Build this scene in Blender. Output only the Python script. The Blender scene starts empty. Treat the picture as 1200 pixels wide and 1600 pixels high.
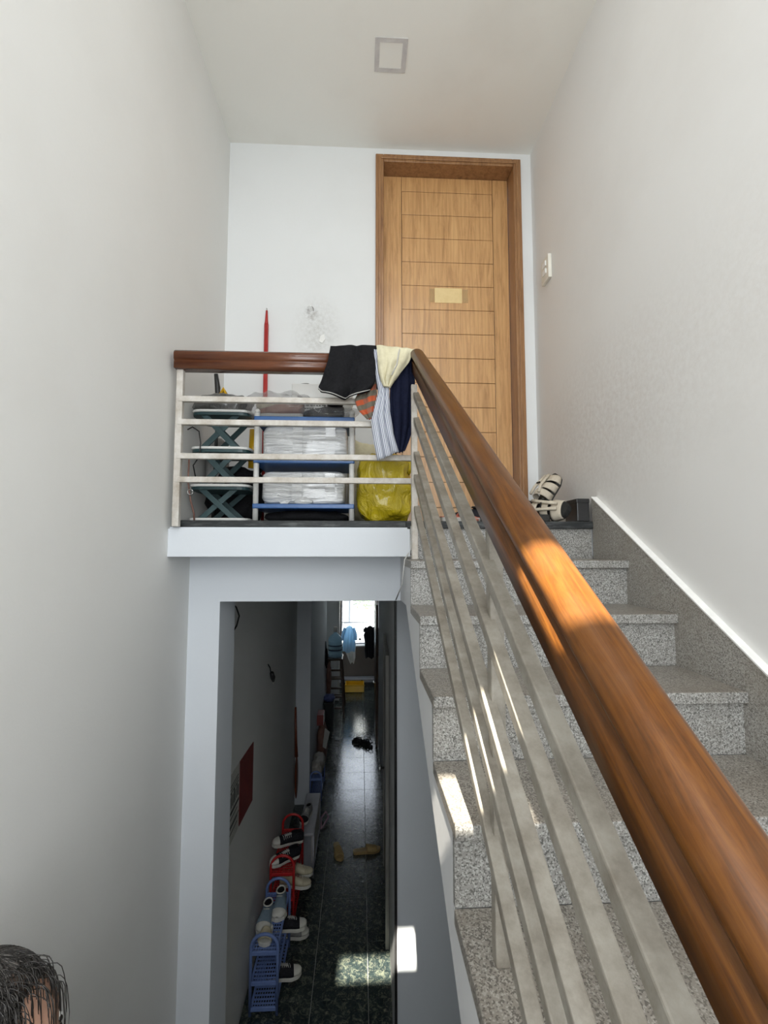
import bpy, bmesh, math, random
from math import sin, cos, pi, radians, sqrt, exp
from mathutils import Vector, Matrix, Euler, noise
random.seed(7)
S = bpy.context.scene
COL = S.collection

# ------------------------------------------------------------------ camera
H = 3.2
cd = bpy.data.cameras.new('camera'); cam = bpy.data.objects.new('camera', cd); COL.objects.link(cam)
cd.sensor_fit = 'HORIZONTAL'; cd.sensor_width = 36; cd.lens = 36*750/1200
cd.clip_start = .02
cam.location = (0, 0, H); cam.rotation_euler = (radians(90+4.43), 0, radians(-2.83))
S.camera = cam

# ------------------------------------------------------------------ world, sun, daylight, exposure
W = bpy.data.worlds.new('sky'); S.world = W; W.use_nodes = True
wn = W.node_tree.nodes; wl = W.node_tree.links
bg = wn['Background']
tc = wn.new('ShaderNodeTexCoord'); sx = wn.new('ShaderNodeSeparateXYZ'); cr = wn.new('ShaderNodeValToRGB')
cr.color_ramp.elements[0].position = 0.0; cr.color_ramp.elements[0].color = (.93, .95, .97, 1)
cr.color_ramp.elements[1].position = .8; cr.color_ramp.elements[1].color = (.66, .80, 1, 1)
wl.new(tc.outputs['Generated'], sx.inputs[0]); wl.new(sx.outputs['Z'], cr.inputs[0]); wl.new(cr.outputs[0], bg.inputs[0])
bg.inputs[1].default_value = 6.0

def light(name, kind, loc, rot, energy, color=(1, 1, 1), size=(1, 1), portal=False):
    d = bpy.data.lights.new(name, kind); o = bpy.data.objects.new(name, d); COL.objects.link(o)
    o.location = loc; o.rotation_euler = rot; d.energy = energy; d.color = color
    if kind == 'AREA':
        d.shape = 'RECTANGLE'; d.size, d.size_y = size
        d.cycles.is_portal = portal
    return o
SUN = Vector((.08, 1, -.935)).normalized()
so = light('sun', 'SUN', (0, -5, 8), SUN.to_track_quat('-Z', 'Y').to_euler(), 34.0, (1, .93, .80))
so.data.angle = radians(.53)
# daylight entering by the frosted rear window high on the stairwell and by the roof light
light('daylight_rear_window', 'AREA', (.12, -1.50, 6.25), (radians(84), 0, 0), 23, (.97, .985, 1), (1.6, 1.25))
light('fill_rear_lower', 'AREA', (.12, -1.50, 3.75), (radians(84), 0, 0), 70, (.94, .975, 1), (1.6, 1.9))  # fill added low behind the viewer to brighten the beam and hallway
light('daylight_roof_light', 'AREA', (.15, -.15, 7.02), (0, 0, 0), 17, (1, .985, .96), (1.5, 2.0))
light('portal_far_window', 'AREA', (-.03, 11.84, 1.9), (radians(-90), 0, 0), 1, size=(.9, 2.0), portal=True)
light('portal_rear_slit', 'AREA', (-.22, -1.62, 5.24), (radians(90), 0, 0), 1, size=(.76, .36), portal=True)
S.view_settings.view_transform = 'Standard'; S.view_settings.look = 'None'
S.view_settings.gamma = 1; S.view_settings.use_curve_mapping = False
S.view_settings.exposure = 0.0
S.cycles.use_denoising = True
S.cycles.max_bounces = 10; S.cycles.diffuse_bounces = 6; S.cycles.glossy_bounces = 4; S.cycles.transmission_bounces = 8
S.cycles.transparent_max_bounces = 8; S.cycles.caustics_reflective = False; S.cycles.caustics_refractive = False
S.cycles.sample_clamp_indirect = 6

# ------------------------------------------------------------------ materials
M = {}
def mat(name, color, rough=.6, metal=0, spec=.5, coat=0, trans=0, alpha=1, ior=1.45):
    m = bpy.data.materials.new(name); m.use_nodes = True
    b = m.node_tree.nodes['Principled BSDF']
    b.inputs['Base Color'].default_value = (*color, 1); b.inputs['Roughness'].default_value = rough
    b.inputs['Metallic'].default_value = metal; b.inputs['Specular IOR Level'].default_value = spec
    b.inputs['Coat Weight'].default_value = coat; b.inputs['Transmission Weight'].default_value = trans
    b.inputs['Alpha'].default_value = alpha; b.inputs['IOR'].default_value = ior
    M[name] = m
    return m
class NB:
    """short-hand node builder"""
    def __init__(s, m): s.t = m.node_tree; s.n = s.t.nodes; s.b = s.n['Principled BSDF']; s.tc = s.n.new('ShaderNodeTexCoord')
    def mapping(s, scale=(1, 1, 1), rot=(0, 0, 0), loc=(0, 0, 0)):
        if any(rot):
            b = s.n.new('ShaderNodeMapping'); b.inputs['Rotation'].default_value = rot; s.t.links.new(s.tc.outputs['Object'], b.inputs[0])
            a = s.n.new('ShaderNodeMapping'); a.inputs['Scale'].default_value = scale; s.t.links.new(b.outputs[0], a.inputs[0]); return a.outputs[0]
        a = s.n.new('ShaderNodeMapping'); a.inputs['Scale'].default_value = scale; a.inputs['Rotation'].default_value = rot; a.inputs['Location'].default_value = loc
        s.t.links.new(s.tc.outputs['Object'], a.inputs[0]); return a.outputs[0]
    def noise(s, v, scale, detail=4, rough=.6, dist=0):
        a = s.n.new('ShaderNodeTexNoise'); a.inputs['Scale'].default_value = scale; a.inputs['Detail'].default_value = detail
        a.inputs['Roughness'].default_value = rough; a.inputs['Distortion'].default_value = dist
        s.t.links.new(v, a.inputs['Vector']); return a.outputs['Fac']
    def voro(s, v, scale, out='Distance', feature='F1'):
        a = s.n.new('ShaderNodeTexVoronoi'); a.inputs['Scale'].default_value = scale; a.feature = feature
        s.t.links.new(v, a.inputs['Vector']); return a.outputs[out]
    def wave(s, v, scale, dist=2, dscale=1, direction='X', detail=2):
        a = s.n.new('ShaderNodeTexWave'); a.inputs['Scale'].default_value = scale; a.inputs['Distortion'].default_value = dist
        a.inputs['Detail Scale'].default_value = dscale; a.inputs['Detail'].default_value = detail; a.bands_direction = direction
        s.t.links.new(v, a.inputs['Vector']); return a.outputs['Fac']
    def ramp(s, f, stops, interp='LINEAR'):
        a = s.n.new('ShaderNodeValToRGB'); r = a.color_ramp; r.interpolation = interp
        while len(r.elements) < len(stops): r.elements.new(.5)
        for e, (p, c) in zip(r.elements, stops):
            e.position = p; e.color = (*c, 1) if len(c) == 3 else (c[0], c[0], c[0], 1)
        s.t.links.new(f, a.inputs[0]); return a.outputs[0]
    def mix(s, f, a, b, mode='MIX'):
        n = s.n.new('ShaderNodeMix'); n.data_type = 'RGBA'; n.blend_type = mode
        for i, v in ((0, f), (6, a), (7, b)):
            if hasattr(v, 'links') or hasattr(v, 'is_linked'): s.t.links.new(v, n.inputs[i])
            elif i == 0: n.inputs[0].default_value = v
            else: n.inputs[i].default_value = (*v, 1)
        return n.outputs[2]
    def color(s, c): s.t.links.new(c, s.b.inputs['Base Color'])
    def rough(s, c): s.t.links.new(c, s.b.inputs['Roughness'])
    def bump(s, h, strength=.3, dist=.01):
        a = s.n.new('ShaderNodeBump'); a.inputs['Strength'].default_value = strength; a.inputs['Distance'].default_value = dist
        s.t.links.new(h, a.inputs['Height']); s.t.links.new(a.outputs[0], s.b.inputs['Normal'])

def wallmat(name, col, dirt=(.5, .47, .42), amount=.18, scuff=None, stain=None):
    m = mat(name, col, .72, spec=.25); q = NB(m); v = q.mapping()
    n1 = q.noise(v, 1.3, 5); n2 = q.noise(v, 9, 6, .7)
    f = q.ramp(n1, [(.5, (0,)), (.9, (amount,))])
    c = q.mix(f, col, dirt)
    sc = q.ramp(q.noise(q.mapping((3, 3, 6)), 1.2, 7, .8, 2.5), [(.74, (0,)), (.80, (.22,))])
    c = q.mix(sc, c, tuple(x*.72 for x in col))
    for (p, r, k, cc) in (stain or []):
        g = q.n.new('ShaderNodeTexGradient'); g.gradient_type = 'SPHERICAL'
        mp = q.n.new('ShaderNodeMapping'); mp.inputs['Location'].default_value = tuple(-p[i]/r[i] for i in range(3)); mp.inputs['Scale'].default_value = tuple(1/x for x in r)
        q.t.links.new(q.tc.outputs['Object'], mp.inputs[0]); q.t.links.new(mp.outputs[0], g.inputs[0])
        mm = q.n.new('ShaderNodeMath'); mm.operation = 'MULTIPLY'
        q.t.links.new(g.outputs['Fac'], mm.inputs[0]); q.t.links.new(q.ramp(q.noise(v, 45, 6, .75), [(.36, (0,)), (.72, (k*.8,))]), mm.inputs[1])
        c = q.mix(mm.outputs[0], c, cc)
    q.color(c); q.bump(q.noise(v, 60, 6, .7), .12, .004)
    return m
wallmat('paint_warm', (.77, .77, .75))
wallmat('paint_right', (.77, .765, .75), (.5, .46, .41), .22, stain=[((1.07, 2.1, 3.75), (.5, .8, .5), .5, (.42, .35, .30)), ((1.07, 1.2, 3.9), (.5, .9, .5), .2, (.42, .36, .30))])
wallmat('paint_front', (.74, .755, .755), stain=[((-.26, 2.82, 4.50), (.17, .3, .26), .75, (.33, .31, .27)), ((-.30, 2.82, 4.62), (.05, .2, .05), 1.0, (.16, .12, .10)), ((.0, 2.82, 4.15), (.2, .3, .2), .5, (.45, .43, .38))])
wallmat('paint_cool', (.67, .705, .745), amount=.1)
wallmat('paint_hall', (.70, .72, .72), amount=.12)
wallmat('paint_stair', (.62, .625, .63), (.36, .35, .33), .4)
wallmat('paint_ceiling', (.81, .80, .755), (.5, .45, .38), .3)
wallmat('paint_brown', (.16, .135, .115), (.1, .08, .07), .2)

def terrazzo(name, base, dark, lite, film, fa):
    m = mat(name, base, .38, spec=.5); q = NB(m); v = q.mapping()
    c = q.ramp(q.voro(v, 330, 'Color'), [(0, dark), (.28, dark), (.34, base), (.62, base), (.70, lite), (1, lite)], 'CONSTANT')
    c2 = q.ramp(q.voro(q.mapping(loc=(3, 1, 7)), 170, 'Distance'), [(.0, (1,)), (.18, (0,))])
    c = q.mix(c2, c, dark)
    fl = q.ramp(q.noise(v, 7, 5, .65), [(.3, (0,)), (.75, (fa,))])
    q.color(q.mix(fl, c, film)); q.bump(q.noise(v, 120, 2), .05, .002)
terrazzo('terrazzo', (.29, .285, .27), (.10, .10, .095), (.45, .45, .43), (.19, .175, .15), .45)
terrazzo('terrazzo_tread', (.27, .25, .22), (.11, .10, .09), (.40, .38, .34), (.17, .145, .115), .6)
terrazzo('terrazzo_skirt', (.33, .315, .29), (.17, .16, .145), (.44, .43, .40), (.27, .24, .20), .6)
terrazzo('concrete', (.2, .19, .18), (.1, .1, .1), (.3, .3, .28), (.12, .11, .1), .5)

m = mat('granite_black', (.018, .019, .02), .5, spec=.3); q = NB(m); v = q.mapping((1, 6, 6))
q.color(q.mix(q.ramp(q.noise(v, 9, 6, .7), [(.5, (0,)), (.72, (.8,))]), (.017, .019, .02), (.12, .125, .125)))

m = mat('marble_tile', (.03, .045, .045), .17, spec=.6); q = NB(m); v = q.mapping()
n = q.noise(v, 16, 8, .72, 1.6); n2 = q.noise(q.mapping(loc=(5, 5, 5)), 42, 5, .8, 1)
c = q.ramp(n, [(.36, (.012, .020, .022)), (.52, (.028, .040, .040)), (.60, (.13, .145, .11)), (.70, (.03, .042, .042))])
c = q.mix(q.ramp(n2, [(.55, (0,)), (.68, (.7,))]), c, (.30, .29, .21))
q.color(c); q.rough(q.ramp(q.noise(v, 5, 5), [(.3, (.07,)), (.75, (.20,))])); q.bump(q.noise(v, 26, 5, .7), .28, .004)
mat('grout', (.42, .43, .40), .8)

def wood(name, a, b, c, rough, coat, scale, stretch, wsc=0, rot=(0, 0, 0), dirt=.0):
    m = mat(name, a, rough, coat=coat, spec=.22 if name.startswith('rail') else .5); m.node_tree.nodes['Principled BSDF'].inputs['Coat Roughness'].default_value = .22
    q = NB(m); v = q.mapping(tuple(scale*s for s in stretch), rot)
    n = q.noise(v, 1.0, 7, .68, .7)
    col = q.ramp(n, [(.32, c), (.5, a), (.68, b)])
    if wsc:
        w = q.wave(q.mapping(tuple(wsc*s for s in stretch), rot), 1.0, 7, 1.0, 'X', 3)
        col = q.mix(q.ramp(w, [(.0, (.34,)), (.35, (0,))]), col, c)
    if dirt:
        col = q.mix(q.ramp(q.noise(q.mapping(), 6, 6, .7), [(.45, (0,)), (.75, (dirt,))]), col, (.12, .07, .04))
    q.color(col); q.bump(n, .08, .003)
    return m
SL = math.atan(.616)
wood('rail_wood', (.098, .034, .006), (.145, .055, .009), (.045, .016, .004), .34, .0, 110, (1, .06, 1), 0, (-SL, 0, 0), .3)
wood('rail_wood_flat', (.11, .034, .013), (.15, .05, .018), (.07, .02, .009), .26, .5, 60, (.06, 1, 1), 0, (0, 0, 0), .2)
wood('door_wood', (.56, .315, .13), (.63, .37, .16), (.38, .20, .075), .34, .25, 34, (1, 1, .10), 13, (0, 0, 0))
wood('frame_wood', (.29, .145, .06), (.36, .19, .08), (.19, .09, .035), .38, .25, 40, (1, 1, .10))
wood('dark_wood', (.06, .03, .015), (.09, .045, .02), (.03, .015, .008), .4, .2, 30, (1, 1, .2))
wood('red_wood', (.17, .035, .014), (.23, .06, .02), (.08, .02, .01), .4, .2, 30, (1, 1, .2))
wood('grey_door', (.25, .245, .22), (.30, .295, .27), (.19, .185, .165), .5, .1, 20, (1, 1, .1), 8)

def noisy(name, a, b, scale=8, rough=.6, bump=0, **k):
    m = mat(name, a, rough, **k); q = NB(m); v = q.mapping()
    q.color(q.ramp(q.noise(v, scale, 6, .7), [(.35, a), (.7, b)]))
    if bump: q.bump(q.noise(v, scale*3, 5), bump, .01)
    return m
noisy('bar_paint', (.30, .28, .24), (.15, .128, .10), 14, .5, .1)
noisy('bar_paint_flat', (.62, .60, .56), (.36, .31, .25), 12, .5, .1)
noisy('white_board', (.72, .72, .70), (.6, .6, .57), 8, .45)
noisy('green_plastic', (.016, .044, .048), (.024, .058, .062), 8, .45)
noisy('blue_shelf', (.022, .085, .24), (.03, .105, .29), 8, .35)
noisy('pipe_white', (.66, .66, .64), (.5, .5, .47), 20, .4)
noisy('blue_plastic', (.16, .24, .52), (.20, .29, .58), 10, .35)
noisy('red_plastic', (.46, .018, .02), (.55, .03, .03), 10, .3)
noisy('red_metal', (.36, .02, .018), (.46, .035, .03), 20, .45)
noisy('grey_plastic', (.34, .34, .37), (.42, .42, .46), 10, .4)
noisy('black_plastic', (.012, .012, .013), (.025, .024, .024), 10, .4)
noisy('black_rubber', (.016, .016, .015), (.03, .03, .028), 60, .7, .2)
noisy('black_fabric', (.008, .008, .009), (.016, .016, .018), 90, .85, .2)
noisy('navy_fabric', (.006, .008, .022), (.012, .015, .035), 90, .8, .2)
noisy('cream_fabric', (.66, .62, .44), (.54, .49, .33), 20, .85, .3)
noisy('beige_strap', (.58, .52, .42), (.48, .42, .33), 60, .8, .3)
noisy('canvas_black', (.014, .014, .018), (.03, .03, .035), 80, .8, .2)
noisy('rubber_white', (.74, .73, .68), (.6, .58, .5), 15, .5)
noisy('slip_blue', (.17, .24, .30), (.22, .29, .35), 60, .8)
noisy('tan_rubber', (.34, .23, .09), (.42, .30, .13), 25, .6)
noisy('cream_leather', (.62, .57, .42), (.48, .42, .28), 15, .5)
noisy('grey_fabric', (.30, .30, .29), (.2, .2, .2), 30, .8, .2)
noisy('brown_leather', (.16, .075, .055), (.24, .13, .10), 18, .45)
noisy('yellow_plastic', (.72, .43, .015), (.62, .34, .012), 6, .35)
noisy('shirt_blue', (.36, .56, .72), (.46, .64, .78), 12, .8, .3)
noisy('shirt_white', (.70, .69, .66), (.6, .59, .55), 12, .8, .3)
noisy('red_paper', (.15, .014, .014), (.20, .025, .02), 6, .6)
noisy('paper', (.56, .56, .52), (.44, .44, .41), 6, .8)
noisy('note_paper', (.78, .60, .30), (.70, .52, .24), 20, .4)
noisy('carton', (.22, .05, .045), (.28, .07, .06), 5, .5)
noisy('dark_bin', (.018, .024, .024), (.03, .036, .036), 5, .5)
noisy('switch_white', (.78, .76, .68), (.72, .70, .62), 20, .4)
noisy('skin', (.42, .24, .17), (.50, .30, .21), 20, .55)
noisy('scalp', (.09, .06, .045), (.05, .038, .03), 25, .6)
noisy('shirt_dark', (.05, .055, .07), (.08, .085, .1), 20, .85)
noisy('house_white', (.34, .36, .36), (.26, .28, .28), 2, .8)
noisy('leaves', (.10, .20, .05), (.40, .48, .34), 6, .7, .4)
noisy('patch_plaster', (.60, .58, .56), (.50, .48, .48), 20, .8, .3)
noisy('plaster_white', (.86, .86, .84), (.78, .78, .75), 20, .8, .3)
noisy('shoe_pink', (.50, .16, .11), (.56, .22, .16), 20, .6)
mat('frosted', (.85, .88, .9), .6, trans=.7)
mat('glass', (.7, .8, .8), .04, alpha=.10)
mat('steel', (.55, .55, .54), .3, metal=1)
mat('hair', (.022, .019, .017), .45)
mat('hair_grey', (.13, .12, .11), .5)
mat('ink', (.02, .02, .02), .6)
mat('cord_black', (.012, .012, .012), .5)
m = mat('bottle_blue', (.50, .74, .88), .12, trans=.3, ior=1.25); NB(m).color(NB(m).ramp(NB(m).noise(NB(m).mapping(), 3), [(0, (.48, .72, .86)), (1, (.56, .78, .9))]))
mat('label_navy', (.03, .06, .12), .4)
mat('eye', (.8, .8, .78), .2)
mat('lip', (.35, .13, .11), .5)

def translucent(name, k=.5):
    m = M[name]; n = m.node_tree.nodes; l = m.node_tree.links; b = n['Principled BSDF']; t = n.new('ShaderNodeBsdfTranslucent'); x = n.new('ShaderNodeMixShader')
    src = b.inputs['Base Color'].links[0].from_socket; l.new(src, t.inputs[0]); x.inputs[0].default_value = k
    l.new(b.outputs[0], x.inputs[1]); l.new(t.outputs[0], x.inputs[2]); l.new(x.outputs[0], n['Material Output'].inputs[0])
M['black_fabric'].node_tree.nodes['Principled BSDF'].inputs['Specular IOR Level'].default_value = .12; M['navy_fabric'].node_tree.nodes['Principled BSDF'].inputs['Specular IOR Level'].default_value = .12; M['canvas_black'].node_tree.nodes['Principled BSDF'].inputs['Specular IOR Level'].default_value = .12; translucent('shirt_blue', .65); translucent('bottle_blue', .35); translucent('shirt_white', .3)
def crinkle(name, col, rough, sc, strength, stretch=(1, 1, 1), **k):
    m = mat(name, col, rough, **k); q = NB(m)
    w = q.noise(q.mapping(tuple(sc*s for s in stretch)), 1, 5, .6, 2.2)
    q.bump(w, strength, .02); return m
crinkle('wrap_white', (.78, .79, .79), .16, 22, 1.0, (.30, 1, 2.2), coat=.6)
crinkle('bag_clear', (.36, .355, .35), .12, 22, .9, coat=.8, alpha=.28)
crinkle('bag_grey', (.10, .10, .095), .3, 18, .8, coat=.4, alpha=.93)
m = crinkle('bag_yellow', (.52, .40, .012), .25, 15, 1.0, (1, 1, .7), coat=.35)
m.node_tree.nodes['Principled BSDF'].inputs['Subsurface Weight'].default_value = .0
crinkle('sack', (.36, .34, .31), .5, 20, .8)

m = mat('stripe_fabric', (.5, .52, .58), .85); q = NB(m)
w = q.wave(q.mapping((1, 1, .12), (0, .18, 0)), 46, 1.2, 1, 'X', 1)
q.color(q.ramp(w, [(.25, (.20, .22, .30)), (.5, (.52, .54, .60)), (.8, (.66, .68, .72))])); q.bump(q.noise(q.mapping((60, 10, 14)), 1, 3), .5, .01)
m = mat('check_fabric', (.4, .1, .04), .85); q = NB(m)
a = q.ramp(q.wave(q.mapping((1, 1, 1), (0, .35, 0)), 7, .4, 1, 'Z', 0), [(.45, (.44, .085, .03)), (.55, (.13, .115, .085))])
b = q.ramp(q.wave(q.mapping((1, 1, 1), (0, .35, 0)), 6, .4, 1, 'X', 0), [(.6, (0,)), (.75, (.5,))])
q.color(q.mix(b, a, (.12, .10, .08)))
m = mat('print_box', (.72, .72, .70), .6)

# ------------------------------------------------------------------ mesh helpers
ORG = {}
class MB:
    def __init__(s): s.v = []; s.f = []; s.sm = []
    def add(s, vs, fs, smooth=False):
        o = len(s.v); s.v += [Vector(p) for p in vs]; s.f += [tuple(i+o for i in f) for f in fs]; s.sm += [smooth]*len(fs); return s
    def box(s, x0, x1, y0, y1, z0, z1, rot=None, smooth=False):
        vs = [(x, y, z) for x in (x0, x1) for y in (y0, y1) for z in (z0, z1)]
        if rot:
            c = Vector(((x0+x1)/2, (y0+y1)/2, (z0+z1)/2)); R = Euler(rot).to_matrix(); vs = [c + R @ (Vector(p)-c) for p in vs]
        return s.add(vs, [(0, 1, 3, 2), (4, 6, 7, 5), (0, 4, 5, 1), (2, 3, 7, 6), (0, 2, 6, 4), (1, 5, 7, 3)], smooth)
    def prism(s, poly, a, b, axis='X', smooth=False):
        n = len(poly)
        def P(p, t):
            return (t, p[0], p[1]) if axis == 'X' else (p[0], t, p[1]) if axis == 'Y' else (p[0], p[1], t)
        vs = [P(p, a) for p in poly] + [P(p, b) for p in poly]
        return s.add(vs, [tuple(range(n)), tuple(range(2*n-1, n-1, -1))] + [(i, (i+1) % n, n+(i+1) % n, n+i) for i in range(n)], smooth)
    def tube(s, pts, r, seg=10, cap=True):
        pts = [Vector(p) for p in pts]; n = len(pts); rr = r if isinstance(r, (list, tuple)) else [r]*n
        vs = []; up = None
        for i, p in enumerate(pts):
            d = (pts[min(i+1, n-1)]-pts[max(i-1, 0)]).normalized()
            if up is None: up = d.orthogonal().normalized()
            up = (up - d*up.dot(d)).normalized(); sd = d.cross(up)
            vs += [p + (up*cos(2*pi*k/seg) + sd*sin(2*pi*k/seg))*rr[i] for k in range(seg)]
        fs = [(i*seg+k, i*seg+(k+1) % seg, (i+1)*seg+(k+1) % seg, (i+1)*seg+k) for i in range(n-1) for k in range(seg)]
        if cap: fs += [tuple(range(seg-1, -1, -1)), tuple((n-1)*seg+k for k in range(seg))]
        return s.add(vs, fs, True)
    def sweep(s, prof, pts, side, smooth=True):
        """prof (u,v) swept along pts; u along `side`, v along the perpendicular up"""
        pts = [Vector(p) for p in pts]; n = len(pts); m_ = len(prof); vs = []; side = Vector(side)
        for i, p in enumerate(pts):
            d = (pts[min(i+1, n-1)]-pts[max(i-1, 0)]).normalized(); sd = (side - d*side.dot(d)).normalized(); up = sd.cross(d)
            if up.z < 0: up = -up
            vs += [p + sd*u + up*v for u, v in prof]
        fs = [(i*m_+k, i*m_+(k+1) % m_, (i+1)*m_+(k+1) % m_, (i+1)*m_+k) for i in range(n-1) for k in range(m_)]
        fs += [tuple(range(m_)), tuple((n-1)*m_+k for k in range(m_-1, -1, -1))]
        return s.add(vs, fs, smooth)
    def lathe(s, prof, c=(0, 0, 0), seg=24):
        c = Vector(c); n = len(prof)
        vs = [c + Vector((r*cos(2*pi*k/seg), r*sin(2*pi*k/seg), z)) for r, z in prof for k in range(seg)]
        fs = [(i*seg+k, i*seg+(k+1) % seg, (i+1)*seg+(k+1) % seg, (i+1)*seg+k) for i in range(n-1) for k in range(seg)]
        fs += [tuple(range(seg-1, -1, -1)), tuple((n-1)*seg+k for k in range(seg))]
        return s.add(vs, fs, True)
    def blob(s, c, r, amp=0, fq=6, seg=28, p=2.0, seed=0, flat=None, stretch=(1, 1, 1)):
        c = Vector(c); rings = seg//2; vs = []
        sg = lambda a, e: math.copysign(abs(a)**e, a)
        for i in range(rings+1):
            ph = -pi/2 + pi*i/rings
            for k in range(seg):
                th = 2*pi*k/seg; e = 2/p
                d = Vector((sg(cos(ph), e)*sg(cos(th), e)*r[0], sg(cos(ph), e)*sg(sin(th), e)*r[1], sg(sin(ph), e)*r[2]))
                q_ = c + d
                if amp:
                    w = Vector((q_.x*stretch[0], q_.y*stretch[1], q_.z*stretch[2]))*fq + Vector((seed, seed*2, seed*3))
                    d = d*(1 + amp*(abs(noise.noise(w))*-2 + .5) + amp*.5*noise.noise(w*2.7))
                q_ = c + d
                if flat is not None and q_.z < flat: q_.z = flat
                vs.append(q_)
        fs = [(i*seg+k, i*seg+(k+1) % seg, (i+1)*seg+(k+1) % seg, (i+1)*seg+k) for i in range(rings) for k in range(seg)]
        return s.add(vs, fs, True)
    def grid(s, fn, nu, nv):
        vs = [fn(i/nu, j/nv) for j in range(nv+1) for i in range(nu+1)]
        return s.add(vs, [(j*(nu+1)+i, j*(nu+1)+i+1, (j+1)*(nu+1)+i+1, (j+1)*(nu+1)+i) for j in range(nv) for i in range(nu)], True)
    def build(s, name, m, parent=None, bevel=0, thick=0, sub=0, weld=False):
        me = bpy.data.meshes.new(name)
        o = bpy.data.objects.new(name, me)
        org = ORG.get(parent.name, Vector((0, 0, 0))) if parent else Vector((0, 0, 0))
        me.from_pydata([tuple(p-org) for p in s.v], [], s.f)
        me.polygons.foreach_set('use_smooth', s.sm)
        bm = bmesh.new(); bm.from_mesh(me)
        bmesh.ops.remove_doubles(bm, verts=bm.verts, dist=1e-5); bmesh.ops.recalc_face_normals(bm, faces=bm.faces)
        bm.to_mesh(me); bm.free()
        me.materials.append(M[m] if isinstance(m, str) else m)
        COL.objects.link(o)
        if parent: o.parent = parent
        ORG[o.name] = org.copy()
        if bevel:
            b = o.modifiers.new('bevel', 'BEVEL'); b.width = bevel; b.segments = 2; b.limit_method = 'ANGLE'; b.angle_limit = radians(40)
        if thick:
            b = o.modifiers.new('solid', 'SOLIDIFY'); b.thickness = thick; b.offset = 0
        if sub:
            b = o.modifiers.new('sub', 'SUBSURF'); b.levels = sub; b.render_levels = sub
        return o
def tag(o, label=None, cat=None, group=None, kind=None):
    for k, v in (('label', label), ('category', cat), ('group', group), ('kind', kind)):
        if v: o[k] = v
    return o
def thing(name, loc, label, cat, group=None, kind=None):
    o = bpy.data.objects.new(name, None); COL.objects.link(o); o.location = loc; o.empty_display_size = .1
    ORG[o.name] = Vector(loc); tag(o, label, cat, group, kind); return o
def dup(root, loc, rotz=None, scale=None, **tags):
    def cp(o, par):
        c = o.copy(); COL.objects.link(c); c.parent = par
        for ch in list(o.children): cp(ch, c)
        return c
    r = cp(root, None); r.location = loc
    if rotz is not None: r.rotation_euler = (0, 0, rotz)
    if scale: r.scale = (scale,)*3
    tag(r, **tags); return r
def struct(o, label, cat='wall'): return tag(o, label, cat, None, 'structure')
def B(*a): return MB().box(*a)

# ------------------------------------------------------------------ the setting
XL, XR, YD, ZL = -.81, 1.07, 2.818, 3.324
struct(B(XL-.15, XL, -1.75, 12.2, -.1, 7.3).build('wall_left', 'paint_warm'), 'tall off-white plaster wall along the left side of the stairwell and hallway')
struct(B(XR, XR+.15, -1.75, 3.25, -.1, 7.3).build('wall_right', 'paint_right'), 'scuffed off-white plaster wall to the right of the stairs')
wf = MB()
wf.box(XL, .10, YD, YD+.2, ZL-.03, 7.2); wf.box(.99, XR, YD, YD+.2, ZL-.03, 7.2); wf.box(.10, .99, YD, YD+.2, 5.64, 7.2)
struct(wf.build('wall_front', 'paint_front'), 'white wall around the wooden door at the top landing')
wr = MB()   # rear wall with the sun slit and the frosted window
wx0, wx1, wz0, wz1 = -.60, .145, 5.076, 5.411
wr.box(XL, XR, -1.75, -1.6, -.1, 2.75); wr.box(XL, -.72, -1.75, -1.6, 2.75, 4.98); wr.box(.96, XR, -1.75, -1.6, 2.75, 4.98); wr.box(XL, XR, -1.75, -1.6, 4.98, wz0); wr.box(XL, wx0, -1.75, -1.6, wz0, wz1); wr.box(wx1, XR, -1.75, -1.6, wz0, wz1)
wr.box(XL, XR, -1.75, -1.6, wz1, 5.6); wr.box(XL, -.72, -1.75, -1.6, 5.6, 6.9); wr.box(.96, XR, -1.75, -1.6, 5.6, 6.9); wr.box(XL, XR, -1.75, -1.6, 6.9, 7.3)
struct(wr.build('wall_rear', 'paint_warm'), 'off-white rear wall of the stairwell behind the viewer')
w2 = struct(MB().box(-.72, .96, -1.70, -1.66, 5.6, 5.64).box(-.72, .96, -1.70, -1.66, 6.86, 6.9).box(-.72, -.68, -1.70, -1.66, 5.64, 6.86).box(.92, .96, -1.70, -1.66, 5.64, 6.86).build('window_2', 'pipe_white'), 'frosted window high in the rear wall of the stairwell', 'window')
for x0, x1 in ((-.68, .10), (.14, .92)): B(x0, x1, -1.69, -1.675, 5.64, 6.86).build('pane', 'frosted', w2)
B(.10, .14, -1.70, -1.66, 5.64, 6.86).build('mullion', 'pipe_white', w2)
w3 = struct(MB().box(-.72, .96, -1.70, -1.66, 2.75, 2.79).box(-.72, .96, -1.70, -1.66, 4.94, 4.98).box(-.72, -.68, -1.70, -1.66, 2.79, 4.94).box(.92, .96, -1.70, -1.66, 2.79, 4.94).build('added_window', 'pipe_white'), 'lower frosted window added in the unseen rear wall for fill light', 'window')  # unseen window added to go with the low fill lamp
for x0, x1 in ((-.68, .10), (.14, .92)): B(x0, x1, -1.69, -1.675, 2.79, 4.94).build('pane', 'frosted', w3)
B(.10, .14, -1.70, -1.66, 2.79, 4.94).build('mullion', 'pipe_white', w3)
struct(B(XL, XR, 1.35, YD, 5.70, 5.84).build('ceiling', 'paint_ceiling'), 'cream plaster ceiling above the top landing', 'ceiling')
struct(B(XL-.15, XR+.15, -1.75, 3.2, 7.2, 7.3).build('ceiling', 'paint_ceiling'), 'high roof ceiling over the stairwell behind the viewer', 'ceiling')
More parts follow.
